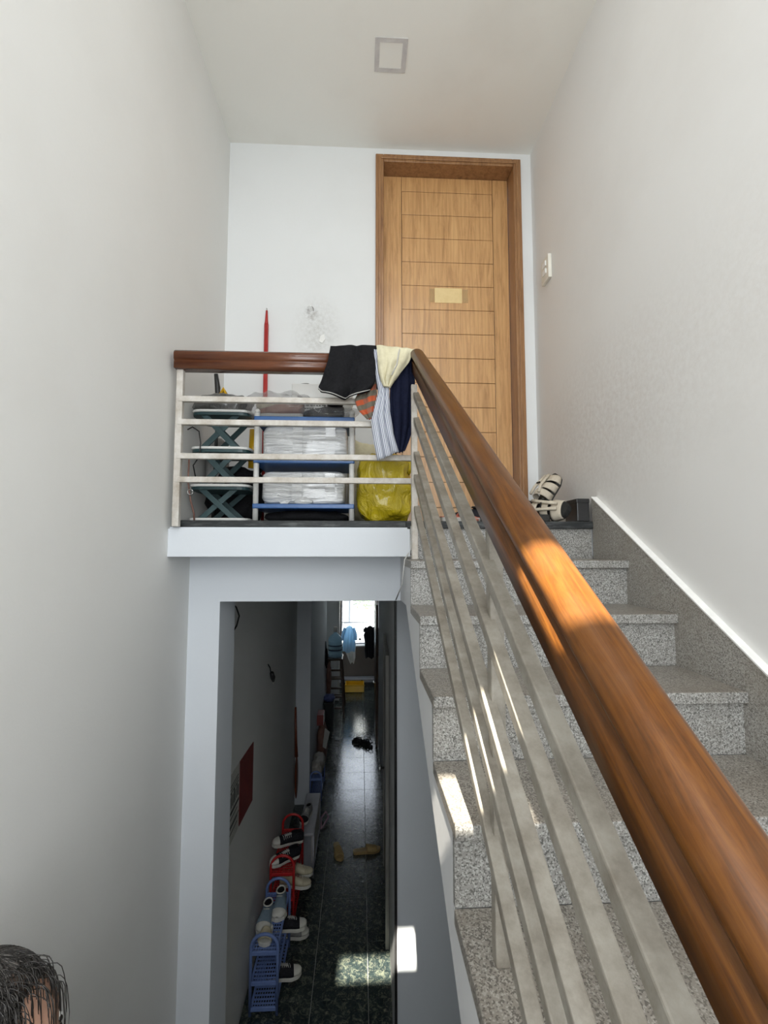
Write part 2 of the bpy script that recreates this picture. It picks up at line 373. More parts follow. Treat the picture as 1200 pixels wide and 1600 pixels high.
struct(MB().box(XL, .205, 2.086, 2.13, 3.168, 3.294).box(XL, 1.3, 2.13, 12.2, 3.168, 3.294).build('ceiling', 'paint_cool'), 'concrete landing slab edge and ceiling over the dark hallway', 'ceiling')
fb = B(XL, .215, 2.066, 2.086, 3.168, 3.287).build('trim_1', 'paint_cool', bevel=.002); struct(fb, 'pale grey fascia band along the edge of the landing', 'trim')
lf = struct(B(XL, XR, 2.12, YD+.3, 3.294, ZL).build('floor_landing', 'granite_black'), 'black polished stone floor of the top landing', 'floor')
B(XL+.02, .20, 2.092, 2.12, 3.294, ZL).build('stone_edge', 'granite_black', lf, bevel=.003)
B(.20, 1.045, 2.104, 2.12, 3.294-.003, ZL).build('stone_edge', 'granite_black', lf, bevel=.003)
struct(B(XL, .30, 2.34, 2.62, 2.952, 3.168).build('trim_2', 'paint_cool'), 'grey concrete beam spanning the hallway opening', 'beam')
struct(B(XL, -.664, 2.34, 2.62, 0, 2.952).build('trim_3', 'paint_cool'), 'grey pilaster at the left of the hallway opening', 'pilaster')
struct(B(XL, -.63, 6.34, 9.3, .0, 3.168).build('trim_4', 'paint_cool'), 'pale projecting wall pier halfway down the hallway on the left', 'pilaster')
struct(B(.225, XR, 3.10, 3.25, 0, 3.168).build('wall_understair', 'paint_cool'), 'blue-grey wall below the stair flight with a bright sun patch')
B(.217, .233, 3.088, 3.10, 0, 3.168).build('edge_strip', 'black_plastic', bpy.data.objects['wall_understair'])
hr = MB().prism([(.225, 3.25), (.305, 6.15), (.305, 8.0), (.45, 8.0), (.45, 3.25)], 0, 3.168, 'Z').prism([(.45, 9.0), (.45, 12.2), (.6, 12.2), (.6, 9.0)], 0, 3.168, 'Z').prism([(.36, 8.0), (.36, 9.0), (.45, 9.0), (.45, 8.0)], 2.3, 3.168, 'Z')
struct(hr.build('wall_hall_right', 'paint_hall'), 'grey wall along the right side of the dark hallway')
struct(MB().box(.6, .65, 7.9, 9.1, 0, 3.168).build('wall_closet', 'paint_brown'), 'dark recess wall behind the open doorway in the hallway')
# far wall of the hallway room with its window, and the partition in front
struct(B(XL, -.456, 10.5, 10.62, 0, 3.168).build('wall_partition', 'paint_hall'), 'blue-grey partition wall at the far left end of the hallway')
B(-.456, -.436, 10.47, 10.64, 0, 3.168).build('door_jamb', 'pipe_white', bpy.data.objects['wall_partition'])
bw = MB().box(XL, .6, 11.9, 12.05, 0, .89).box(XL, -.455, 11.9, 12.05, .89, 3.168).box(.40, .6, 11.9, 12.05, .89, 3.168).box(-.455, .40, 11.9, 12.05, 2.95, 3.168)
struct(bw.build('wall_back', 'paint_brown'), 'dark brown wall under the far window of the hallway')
struct(B(XL, .6, 11.86, 11.9, 0, .10).build('baseboard_back', 'paint_cool'), 'grey skirting below the far window', 'baseboard')
struct(B(-.5, .45, 11.80, 11.9, .86, .892).build('trim_5', 'plaster_white'), 'white sill under the far window', 'sill')
w1 = MB().box(-.455, -.43, 11.95, 11.99, .89, 2.95).box(.375, .40, 11.95, 11.99, .89, 2.95).box(-.43, .375, 11.95, 11.99, .89, .92).box(-.43, .375, 11.95, 11.99, 2.92, 2.95)
w1 = struct(w1.build('window_1', 'grey_plastic'), 'bright window at the far end of the hallway', 'window')
B(-.265, -.25, 11.95, 11.985, 1.42, 2.92).build('mullion', 'grey_plastic', w1); B(-.43, .375, 11.95, 11.985, 1.405, 1.42).build('transom', 'grey_plastic', w1)
for a in ((-.43, -.265, 1.42, 2.92), (-.25, .375, 1.42, 2.92), (-.43, .375, .92, 1.405)): B(a[0], a[1], 11.965, 11.971, a[2], a[3]).build('pane', 'glass', w1)
hs = struct(B(-4, 4, 17, 17.3, -1, 3.6).build('wall_neighbour', 'house_white'), 'white neighbouring house seen through the far window')
fr = MB().box(-.32, .56, 16.93, 17.0, 1.05, 1.12).box(-.32, .56, 16.93, 17.0, 1.62, 1.69).box(-.32, -.25, 16.93, 17.0, 1.12, 1.62).box(.49, .56, 16.93, 17.0, 1.12, 1.62); fr.build('window_frame', 'plaster_white', hs)
g = MB()
for i in range(60):
    x, z = random.uniform(-.24, .48), random.uniform(1.13, 1.6); g.blob((x, 16.96, z), (.05, .03, .035), .4, 20, 6, seed=i)
tag(g.build('hedge_leaves', 'leaves', hs), kind='stuff')
# hallway tiles, each its own part
fl = struct(B(XL-.15, 1.3, -1.75, 12.2, -.12, -.012).build('floor', 'grout'), 'dark green marble tile floor of the hallway below', 'floor')
xs = [XL, -.335, .07, .475, .60, .88, 1.07]; tmesh = {}
for j in range(-10, 18):
    y0 = 3.69 + .499*j + .0015
    for i in range(6):
        w_ = xs[i+1]-xs[i]
        if y0 > 11.9 or (y0 < 2 and xs[i+1] < .4) or (y0 > 3.0 and i > 3): continue
        key = round(w_, 3)
        if key not in tmesh:
            o = MB().box(.002, w_-.002, 0, .4945, -.012, 0).build('tile', 'marble_tile', fl, bevel=.0012); tmesh[key] = o
            o.location = (xs[i], y0, 0); continue
        o = tmesh[key].copy(); COL.objects.link(o); o.parent = fl; o.location = (xs[i], y0, 0)

# ------------------------------------------------------------------ upper staircase
T, R_, NT = .276, .17, .031
YN = lambda k: 2.104 - T*k
ZN = lambda k: 3.327 - R_*k
XS = .195
poly = []
for k in range(0, 9):
    poly += [(YN(k)+.035, ZN(k)-NT), (YN(k)+.035, ZN(k+1)-NT)]
poly = [p for i, p in enumerate(poly)]
poly += [(YN(9)+.035, ZN(9)-NT), (YN(9)+.035, ZN(9)-.2), (YN(9)+.3, ZN(9)-.2)]
zs = lambda y: 3.327 - .616*(2.104-y) - .33
poly += [(YN(9)+.5, zs(YN(9)+.5)), (2.05, zs(2.05)), (2.34, 2.955), (2.34, 3.29)]
sb = MB().prism(poly, XS, XR, 'X')
stair = struct(sb.build('staircase', 'paint_stair'), 'terrazzo stair flight rising on the right to the top landing', 'stairs')
for k in range(1, 10):
    B(XS-.003, 1.045, YN(k), YN(k-1)+.02, ZN(k)-NT, ZN(k)).build('tread', 'terrazzo_tread', stair, bevel=.003)
    B(XS-.002, 1.045, YN(k)-.0012, YN(k)+.010, ZN(k)-NT+.001, ZN(k)-.001).build('nosing', 'terrazzo', stair, bevel=.002)
for k in range(0, 9):
    B(XS-.001, 1.045, YN(k)+.02, YN(k)+.037, ZN(k+1), ZN(k)-NT).build('riser', 'terrazzo', stair)
sk = lambda y: 3.432 - .616*(2.114-y)
bs = MB().prism([(2.114, 3.08), (2.114, 3.432), (-.6, sk(-.6)), (-.6, sk(-.6)-.36), (1.9, 3.0)], 1.045, XR, 'X')
b_ = struct(bs.build('baseboard_right', 'terrazzo_skirt'), 'grey terrazzo skirting sloping up beside the stairs', 'baseboard')
MB().prism([(2.114, 3.432), (2.114, 3.437), (-.6, sk(-.6)+.006), (-.6, sk(-.6))], 1.043, XR, 'X').build('skirting_cap', 'plaster_white', b_)
# mid landing and lower flight
struct(B(XL, XR, -1.6, -.38, 1.60, ZN(9)-.0).build('floor_mid_landing', 'terrazzo_tread'), 'terrazzo half landing where the viewer stands', 'floor')
r2 = (ZN(9))/11; pl = [(-.38, ZN(9)-.001)]
for k in range(1, 11): pl += [(-.38+T*(k-1), ZN(9)-r2*k), (-.38+T*k, ZN(9)-r2*k)]
pl += [(-.38+T*10, 0), (-.38+T*10-.45, 0), (-.38, ZN(9)-.35)]
low = struct(MB().prism(pl, XL, XS, 'X').build('staircase', 'terrazzo'), 'lower stair flight going down to the hallway under the viewer', 'stairs')

# ------------------------------------------------------------------ door at the landing
d1 = thing('door_1', (.545, 2.86, ZL), 'oak veneer door with horizontal grooved panels on the landing', 'door', None, 'structure')
F = MB()
def arch(x0, x1, z1, t, y0, y1):
    return [(x0, x0+t, y0, y1, ZL, z1), (x1-t, x1, y0, y1, ZL, z1), (x0+t, x1-t, y0, y1, z1-t, z1)]
for nm, a in zip(('door_frame',)*3, arch(.087, 1.001, 5.652, .050, 2.800, 2.965)): B(*a).build(nm, 'frame_wood', d1, bevel=.004)
for a in arch(.105, .983, 5.634, .016, 2.794, 2.80): B(*a).build('frame_moulding', 'frame_wood', d1, bevel=.003)
for x0, x1, z0, z1 in ((.140, .256, ZL+.01, 5.600), (.850, .948, ZL+.01, 5.600), (.258, .848, 5.503, 5.600)):
    B(x0, x1, 2.918, 2.958, z0, z1).build('door_stile' if z1-z0 > 1 else 'door_rail', 'door_wood', d1, bevel=.0015)
B(.14, .948, 2.925, 2.957, ZL+.012, 5.598).build('door_core', 'dark_wood', d1)
z = 5.500
for k in range(14):
    z0 = max(z-.1545, ZL+.012)
    B(.259, .847, 2.918, 2.956, z0, z).build('door_panel', 'door_wood', d1, bevel=.0015); z -= .1575
B(.160, .235, 2.905, 2.918, 4.20, 4.42).build('lock_plate', 'steel', d1, bevel=.002)
MB().tube([(.20, 2.905, 4.35), (.20, 2.87, 4.35), (.27, 2.865, 4.35), (.30, 2.865, 4.35)], .009).build('door_handle', 'steel', d1)
nt = thing('paper_note', (.555, 2.915, 4.81), 'small yellow paper note taped to the oak door', 'note')
B(.467, .642, 2.9160, 2.9175, 4.761, 4.858).build('sheet', 'note_paper', nt)
for x in (.435, .645): B(x, x+.035, 2.9166, 2.9176, 4.765, 4.852).build('tape', mat('tape', (.62, .42, .2), .15, alpha=.45), nt)

# hallway doors on the right
ang = math.atan2(.08, 2.9)
def slanted(o, y): o.location = (.225+(y-3.25)*.0276-.004, y, 0); o.rotation_euler = (0, 0, -ang); return o
d2 = thing('door_2', (0, 0, 0), 'grey wooden door in the right wall of the hallway with round knob', 'door', None, 'structure')
B(-.018, .0, 0, .95, .01, 2.25).build('door_leaf', 'grey_door', d2, bevel=.002)
for y0, y1, z0, z1 in ((-.06, -.002, 0, 2.31), (.952, 1.01, 0, 2.31), (-.002, .952, 2.252, 2.31)): B(-.03, .0, y0, y1, z0, z1).build('door_frame', 'grey_door', d2, bevel=.002)
kb = MB().lathe([(.012, 0), (.012, .03), (.026, .035), (.03, .05), (.024, .066), (.008, .07)]).build('door_knob', 'steel', d2)
kb.rotation_euler = (0, -pi/2, 0); kb.location = (-.015, .86, 1.0)
slanted(d2, 4.16)
d3 = thing('door_3', (.30, 8.45, 0), 'dark brown door half open at the far right of the hallway', 'door', None, 'structure')
MB().box(.262, .30, 8.02, 8.9, .01, 2.28).build('door_leaf', 'dark_wood', d3)
MB().tube([(.265, 8.12, 1.0), (.23, 8.12, 1.0), (.23, 8.22, 1.0)], .009).build('door_handle', 'steel', d3)

# ------------------------------------------------------------------ railings
def profile(wr=.037, h=.100, wb=.028, bh=.030):
    p = [(-wb, 0), (-wb, bh), (-wb+.010, bh+.001), (-wb+.010, bh+.008), (-wb+.006, bh+.009)]
    rz = (h-bh-.009)/2*1.06; cz = h-rz
    for i in range(13):
        a = pi + .45 - (pi+.9)*i/12
        p.append((wr*cos(a), cz+rz*sin(a)))
    return p + [(wb-.006, bh+.009), (wb-.010, bh+.008), (wb-.010, bh+.001), (wb, bh), (wb, 0)]
XB = .235
sr = thing('stair_railing', (XB, .889, 2.477), 'sloping stair railing with thick round brown wooden handrail and grey bars', 'railing')
zr = lambda y, z0: z0 - .616*(1.96-y)
hp = [(XB+.0034, 2.02, zr(2.02, 3.937)), (XB+.0034, .8, zr(.8, 3.937)), (XB+.0034, -.45, zr(-.45, 3.937))]
MB().sweep(profile(.0285, .090, .0215, .043), hp, (1, 0, 0)).build('handrail', 'rail_wood', sr)
def sqbar(mb, a, b, w=.024, h=.024):
    return mb.sweep([(-w/2, -h/2), (-w/2, h/2), (w/2, h/2), (w/2, -h/2)], [a, b], (1, 0, 0) if abs(b[1]-a[1]) > .01 else (0, 1, 0), False)
for z0 in (3.835, 3.727, 3.580, 3.483, 3.350):
    sqbar(MB(), (XB, 2.0, zr(2.0, z0)), (XB, -.42, zr(-.42, z0))).build('rail_bar', 'bar_paint', sr, bevel=.0025)
for k, y in ((5, .889), (9, -.24)):
    B(XB+.002, XB+.028, y-.014, y+.014, ZN(k), zr(y, 3.93)).build('rail_post', 'bar_paint', sr, bevel=.003)
B(.214, .240, 1.985, 2.013, ZN(1), 3.90).build('rail_post', 'bar_paint_flat', sr, bevel=.003)
lr = thing('landing_railing', (-.29, 2.045, ZL), 'level landing railing with brown wooden rail and four white bars', 'railing')
lp = [(-.030, 0), (-.030, .028), (-.027, .032), (-.030, .036), (-.034, .040), (-.036, .060), (-.033, .070), (-.022, .079), (.022, .079), (.033, .070), (.036, .060), (.034, .040), (.030, .036), (.030, 0)]
MB().sweep(lp, [(-.79, 2.045, 3.966), (.205, 2.045, 3.966)], (0, 1, 0)).build('handrail', 'rail_wood_flat', lr)
for z0 in (3.838, 3.738, 3.592, 3.492):
    B(-.775, .222, 2.033, 2.057, z0-.012, z0+.012).build('rail_bar', 'bar_paint_flat', lr, bevel=.002)
B(-.785, -.757, 2.035, 2.062, 3.294, 3.966).build('rail_post', 'bar_paint_flat', lr, bevel=.003)
B(.190, .214, 2.033, 2.057, 3.93, 3.966).build('rail_bracket', 'bar_paint_flat', lr)
rd = thing('metal_rod', (.17, 2.05, 4.055), 'short pale metal rod lying on the rail end beside the cream cloth', 'rod')
MB().tube([(.10, 2.05, 4.052), (.222, 2.048, 4.055)], .007).build('rod', 'steel', rd); MB().tube([(.215, 2.048, 4.055), (.226, 2.048, 4.055)], .009).build('rod_cap', 'pipe_white', rd)

# ------------------------------------------------------------------ laundry over the rail
def lerp_rows(rows, t):
    k = t*(len(rows)-1); i = min(int(k), len(rows)-2); f = k-i
    return [a+(b-a)*f for a, b in zip(rows[i], rows[i+1])]
def cloth(name, rows, m, label, cat, folds=5, amp=.008, y0=1.992, back=.12, bulge=.0, seed=0, hem=None, top=4.052, bottomcurve=0):
    """rows (xl, zl, xr, zr) downwards in front of the rail; the cloth passes over the rail and hangs `back` behind it"""
    nb = 14; nf = 34; mb = MB(); xl, zl, xr, zr_ = rows[0]
    def pt(u, j):
        if j < nb:   # behind and over the top
            t = j/nb
            ytop = 2.045
            if t < .5: y, zz = 2.095, top-.02-back*(1-2*t)
            else:
                a = (t-.5)*2*pi; y, zz = ytop+.050*cos(a), top-.02+.03*sin(a)
            x = xl+(xr-xl)*u; zz += ((zl+(zr_-zl)*u)-top)*max(0, (t-.5)*2)*.5
            return Vector((x, y+.003*sin(u*folds*6.3+seed), zz+.004*sin(u*folds*5+seed)*(t > .5)))
        t = (j-nb)/nf; a, b, c, d = lerp_rows(rows, t)
        x = a+(c-a)*u; zz = b+(d-b)*u - bottomcurve*sin(pi*u)*t
        ph = u*folds*2*pi + seed + 1.5*noise.noise(Vector((u*3, t*3, seed)))
        am = amp*(.35+t)
        y = y0 - bulge*sin(pi*u)*sin(pi*min(1, t*1.1)) + am*sin(ph) + .006*noise.noise(Vector((u*6, t*5, seed+9)))
        return Vector((x + am*.4*cos(ph), y, zz))
    mb.grid(lambda u, v: pt(u, round(v*(nb+nf))), 40, nb+nf)
    root = mb.build(name, m, thick=.003)
    tag(root, label, cat)
    if hem:
        pts = [pt(u/24, nb+nf-1.5) + Vector((0, -.004, 0)) for u in range(25)]
        ORG[root.name] = Vector((0, 0, 0)); MB().tube(pts, .0018, 6).build('hem_piping', hem, root)
    return root
cloth('checked_cloth', [(.02, 4.03, .07, 4.03), (.022, 3.93, .066, 3.931), (-.005, 3.874, .066, 3.889), (-.024, 3.832, .072, 3.847), (-.01, 3.791, .072, 3.797), (.031, 3.75, .05, 3.75)], 'check_fabric',
      'orange and grey checked cloth peeking out below black shorts', 'clothing', 2, .005, 2.004, seed=3)
cloth('navy_trousers', [(.150, 4.03, .226, 4.024), (.135, 3.98, .230, 3.98), (.125, 3.92, .231, 3.92), (.122, 3.848, .23, 3.836), (.126, 3.737, .226, 3.725), (.130, 3.640, .205, 3.66), (.145, 3.602, .185, 3.612)], 'navy_fabric',
      'dark navy trousers hanging at the right end of the landing rail', 'clothing', 3, .007, 2.000, seed=5)
cloth('black_shorts', [(-.131, 4.058, .066, 4.062), (-.142, 3.997, .069, 4.001), (-.160, 3.941, .061, 3.945), (-.176, 3.899, .050, 3.897), (-.186, 3.876, .030, 3.868)], 'black_fabric',
      'black sports shorts with thin white hem piping over the landing rail', 'clothing', 2, .015, 1.980, seed=.6, hem='shirt_white', top=4.066, bottomcurve=.042)
cloth('striped_cloth', [(.050, 4.045, .082, 4.045), (.060, 3.95, .098, 3.946), (.074, 3.86, .121, 3.876), (.045, 3.736, .126, 3.779), (.054, 3.653, .137, 3.682), (.072, 3.568, .161, 3.608)], 'stripe_fabric',
      'long grey and white striped cloth hanging down past the third bar', 'clothing', 3, .007, 1.980, seed=8)
cloth('cream_cloth', [(.066, 4.060, .226, 4.046), (.070, 4.005, .205, 3.990), (.076, 3.95, .165, 3.94), (.085, 3.908, .140, 3.902), (.100, 3.880, .122, 3.878)], 'cream_fabric',
      'cream cloth pouch folded over the rail beside the black shorts', 'clothing', 3, .006, 1.968, bulge=.02, seed=2, top=4.064)
MB().tube([(.165, 1.972, 4.052), (.158, 1.953, 4.02), (.150, 1.948, 3.97), (.128, 1.950, 3.925)], .003, 6).build('drawstring', 'shirt_white', bpy.data.objects['cream_cloth'])

# ------------------------------------------------------------------ clutter on the landing
st = thing('folding_rack', (-.65, 2.32, ZL), 'folding rack of white boards on dark green crossed legs, left on landing', 'rack')
zb = [3.842, 3.668, 3.494, 3.338]
for i, z in enumerate(zb):
    b = MB(); hw, hd = .140, .12
    pts = []
    for a in range(24):
        t = 2*pi*a/24; pts.append((-.650+math.copysign(abs(cos(t))**.35, cos(t))*hw, 2.33+math.copysign(abs(sin(t))**.35, sin(t))*hd))
    b.prism(pts, z-.008, z+.004, 'Z'); b.build('board', 'white_board', st, bevel=.003)
    if i < 3: MB().prism([(p[0]*.97-.65*.03, p[1]*.97+2.33*.03) for p in pts], z-.022, z-.009, 'Z').build('board_underside', 'green_plastic', st)
for i in range(3):
    zt, z0 = zb[i]-.020, zb[i+1]+.005
    for y in (2.235, 2.415):
        for sgn in (1, -1):
            cx = -.655
            m_ = MB(); dx = .072; w = .018
            m_.prism([(cx-sgn*dx-w, z0), (cx-sgn*dx+w, z0), (cx+sgn*dx+w, zt), (cx+sgn*dx-w, zt)], y-.004+sgn*.0045, y+.004+sgn*.0045, 'Y')
            m_.build('crossed_leg', 'green_plastic', st, bevel=.001)
def fabric_bag(name, c, r, m, label, cat='bag', amp=.16, fq=9, seed=1, flat=None, p=2.6, st_=(1, 1, 1), seg=40):
    return tag(MB().blob(c, r, amp, fq, seg, p, seed, flat, st_).build(name, m), label, cat)
fabric_bag('cloth_bag', (-.645, 2.53, 3.475), (.15, .07, .15), 'black_fabric', 'black fabric bag behind the folding rack on the landing', flat=3.326)
gb = fabric_bag('grey_bag', (-.655, 2.32, 3.885), (.125, .10, .050), 'bag_grey', 'crumpled grey plastic bag on the topmost white board', seed=4, flat=3.847, amp=.3)
fabric_bag('hanging_bag', (-.755, 2.55, 3.62), (.05, .09, .16), 'grey_fabric', 'pale grey cloth bag against left wall behind the folding rack', seed=5, amp=.12)
sp_ = thing('bag_strap', (-.765, 2.25, 3.52), 'thin brown strap with buckle hanging beside the folding rack', 'strap')
MB().tube([(-.768, 2.17, 3.62), (-.770, 2.17, 3.5), (-.760, 2.18, 3.42), (-.750, 2.2, 3.36), (-.748, 2.2, 3.327)], .004, 6).build('strap', 'brown_leather', sp_)
MB().tube([(-.76+.012*cos(a*pi/6), 2.172, 3.455+.012*sin(a*pi/6)) for a in range(13)], .0025, 6).build('buckle', 'steel', sp_)
um = thing('umbrella', (-.5, 2.66, ZL), 'folded black and yellow umbrella standing behind the folding rack', 'umbrella')
MB().tube([(-.60, 2.72, 3.60), (-.56, 2.7, 3.66), (-.50, 2.68, 3.74), (-.44, 2.66, 3.82)], [.012, .022, .022, .014]).build('canopy', 'black_fabric', um)
MB().tube([(-.555, 2.50, 3.62), (-.555, 2.49, 3.82)], [.028, .022]).build('sleeve', 'yellow_plastic', um)
MB().tube([(-.60, 2.72, 3.60), (-.64, 2.74, 3.33)], .007).build('shaft', 'black_plastic', um)
hd = thing('tool_handle', (-.73, 2.45, ZL), 'black and yellow tool handle poking up above the grey bag', 'handle')
MB().tube([(-.745, 2.46, 3.327), (-.735, 2.46, 3.9), (-.738, 2.46, 4.03), (-.745, 2.45, 4.10)], [.008, .008, .014, .010]).build('grip', 'black_plastic', hd)
MB().tube([(-.720, 2.44, 3.98), (-.700, 2.44, 4.02), (-.690, 2.44, 3.99)], .010, 8).build('tab', 'yellow_plastic', hd)
c_ = thing('charging_cable', (-.74, 2.2, 3.6), 'thin black cord looping around the folding rack boards', 'cord')
MB().tube([(-.79, 2.2, 3.745), (-.765, 2.19, 3.755), (-.735, 2.19, 3.735), (-.725, 2.185, 3.68), (-.73, 2.19, 3.62), (-.76, 2.2, 3.58), (-.755, 2.22, 3.53)], .003, 6).build('cord', 'cord_black', c_)
# white and blue shelf with wrapped parcels
wx = (-.472, -.040)
sh = thing('shoe_shelf', (-.256, 2.31, ZL), 'white pipe and blue three-tier shelf in the middle of the landing', 'shelf')
for x in wx:
    for y in (2.18, 2.44):
        MB().tube([(x, y, ZL), (x, y, 3.825)], .0125, 12).build('post', 'pipe_white', sh)
        MB().lathe([(.0135, 0), (.0135, .012), (.006, .02)], (x, y, 3.82), 12).build('post_cap', 'pipe_white', sh)
for z in (3.792, 3.598, 3.392):
    B(wx[0]-.012, wx[1]+.012, 2.165, 2.455, z-.010, z+.012).build('shelf', 'blue_shelf', sh, bevel=.004)
def parcel(name, x0, x1, y0, y1, z0, z1, seed, label):
    mb = MB(); nu, nv = 44, 16; cx, cz, cy = (x0+x1)/2, (z0+z1)/2, (y0+y1)/2
    mb.blob((cx, cy, cz), ((x1-x0)/2*1.0, (y1-y0)/2, (z1-z0)/2), .030, 9, 56, 9, seed, z0, (.5, 1, 2.2))
    for p in mb.v:
        p.z += .004*noise.noise(Vector((p.x*11, p.y*9, seed))) if p.z > cz else 0
        p.y += .006*noise.noise(Vector((p.x*5, seed, p.z*60)))
        p.z = max(p.z, z0)
    r = mb.build(name, 'wrap_white'); ORG[r.name] = Vector((0, 0, 0)); tag(r, label, 'parcel')
    for xx in (x0+.14, x0+.29):   # tape bands
        B(xx, xx+.045, y0-.0075, y0-.0035, z0+.012, z1-.012).build('tape_band', 'wrap_white', r)
    return r
parcel('wrapped_parcel', -.452, -.062, 2.20, 2.42, 3.612, 3.772, 2, 'white plastic-wrapped parcel on the upper blue shelf')
parcel('wrapped_parcel', -.452, -.070, 2.20, 2.42, 3.406, 3.560, 6, 'white plastic-wrapped parcel on the lower blue shelf with torn wrap')
bpy.data.objects['wrapped_parcel.001'].name
t_ = MB().blob((-.26, 2.185, 3.418), (.04, .02, .018), .3, 25, 16, 2, 3)
t_.build('torn_wrap', 'wrap_white', bpy.data.objects['wrapped_parcel.001']); MB().prism([(-.37, 3.415), (-.315, 3.42), (-.34, 3.388)], 2.178, 2.182, 'Y').build('torn_wrap', 'wrap_white', bpy.data.objects['wrapped_parcel.001'])
# boxes and bags on top
bx = thing('storage_box', (-.20, 2.36, 3.805), 'flat white cardboard box with small printed lines on the blue shelf', 'box')
B(-.330, -.045, 2.29, 2.44, 3.806, 3.93).build('box_body', 'print_box', bx, bevel=.003)
B(-.334, -.041, 2.286, 2.444, 3.93, 4.0).build('box_lid', 'print_box', bx, bevel=.004)
pr = MB()
for k, (x0, z) in enumerate(((-.29, 3.905), (-.29, 3.89), (-.29, 3.875))):
    x = x0
    while x < -.13: w = random.uniform(.006, .018); pr.box(x, x+w, 2.2885, 2.290, z, z+.006); x += w+.004
tag(pr.build('printed_lines', 'ink', bx), kind='stuff')
# shoes ----------------------------------------------------------------
HW = [(0, .022), (.06, .031), (.25, .033), (.5, .037), (.72, .047), (.9, .038), (.97, .024), (1, .008)]
HT = [(0, .055), (.1, .068), (.3, .062), (.45, .062), (.62, .050), (.8, .036), (.95, .026), (1, .014)]
def interp(t, x):
    for (a, va), (b, vb) in zip(t, t[1:]):
        if x <= b: return va+(vb-va)*(x-a)/(b-a)
    return t[-1][1]
def shoe(name, label, cat, loc, rot, cols, kind='sneaker', L=.27, group=None, laces='shirt_white', side=1, h=1.0):
    """heel at y=0, toe at y=L; cols = sole, upper, toe, lining"""
    root = thing(name, (0, 0, 0), label, cat, group)
    ss = [i/18 for i in range(19)]
    off = lambda s: side*.012*sin(pi*s)*s
    outl = [(off(s)+interp(HW, s)*1.06, s*L) for s in ss] + [(off(s)-interp(HW, s)*1.06, s*L) for s in reversed(ss)]
    ts = .028 if kind != 'flat' else .016
    MB().prism(outl, 0, ts, 'Z').build('sole', cols[0], root, bevel=.004)
    def upper(s0, s1, k=1.0, hh=1.0, z0=ts, n=14, m=14):
        mb = MB()
        def fn(u, v):
            s = s0+(s1-s0)*v; a = pi*u; w = interp(HW, s)*k; hz = interp(HT, s)*hh*h
            return Vector((off(s)-w*cos(a)*(1 if abs(cos(a)) > .3 else 1), s*L, z0+hz*sin(a)**.7))
        return mb.grid(fn, m, n)
    if kind in ('sneaker', 'slipon'):
        up_ = upper(.0, .80).build('upper', cols[1], root, thick=.002)
        upper(.78, 1.0, 1.03, 1.04).build('toe_cap', cols[2], root, thick=.002)
        lin = MB().blob((0, L*.22, ts+.064*h), (.026, L*.17, .010), 0, 1, 20); lin.build('lining', cols[3], root)
        MB().tube([(.027*cos(a*pi/10), L*.22+L*.18*sin(a*pi/10), ts+.068*h+.004*abs(sin(a*pi/10))) for a in range(21)], .005, 6).build('collar', cols[1] if kind == 'sneaker' else cols[0], root)
        if kind == 'sneaker':
            B(-.010, .010, L*.40, L*.62, ts+.056*h, ts+.061*h, (-.18, 0, 0)).build('tongue', laces, root)
            for k in range(5):
                y = L*(.44+.055*k); zt = ts+interp(HT, .44+.055*k)*h
                MB().tube([(-.028, y-.004, zt-.014), (-.012, y, zt+.004), (.012, y+.006, zt+.004), (.028, y+.002, zt-.014)], .0026, 6).build('lace', laces, up_)
        else:
            MB().tube([(-.018, L*.47, ts+.066*h), (0, L*.49, ts+.070*h), (.018, L*.47, ts+.066*h)], .003, 6).build('pull_tab', cols[0], up_)
    elif kind == 'slide':
        MB().prism([(x*.9, y) for x, y in outl], ts, ts+.004, 'Z').build('footbed', cols[2], root)
        upper(.48, .85, 1.05, 1.15, .012, 10).build('strap', cols[1], root, thick=.006)
        upper(.50, .83, .97, 1.05, .014, 10).build('strap_lining', cols[3], root, thick=.002)
    elif kind == 'sandal':
        MB().prism([(x*.92, y) for x, y in outl], ts, ts+.004, 'Z').build('footbed', cols[3], root)
        for s0, s1, k in ((.34, .47, 1.12), (.52, .66, 1.06), (.72, .90, 1.1)):
            upper(s0, s1, 1.08, k*1.05, .012, 5).build('strap', cols[1], root, thick=.005)
        for sx_ in (-.020, .020):
            MB().tube([(sx_*1.4, L*.36, ts+.058), (sx_, L*.52, ts+.060), (sx_*.8, L*.68, ts+.050), (sx_*.6, L*.86, ts+.035)], .008, 6).build('strap', cols[1], root)
        MB().tube([(-.033, L*.3, ts+.02), (-.035, L*.12, ts+.04), (-.02, .0, ts+.05), (.02, .0, ts+.05), (.035, L*.12, ts+.04), (.033, L*.3, ts+.02)], .007, 6).build('heel_strap', cols[0], root)
        B(-.012, .012, L*.585, L*.60, ts+.060, ts+.068).build('buckle', 'black_plastic', root)
    root.location = loc; root.rotation_euler = rot
    return root
WH = ('rubber_white', 'canvas_black', 'rubber_white', 'black_fabric')
ya = Vector((.50, .30, .80)).normalized(); za = (Vector((-.78, -.28, .50)) - ya*Vector((-.78, -.28, .50)).dot(ya)).normalized(); xa = ya.cross(za)
sand_rot = Matrix((xa, ya, za)).transposed().to_euler()
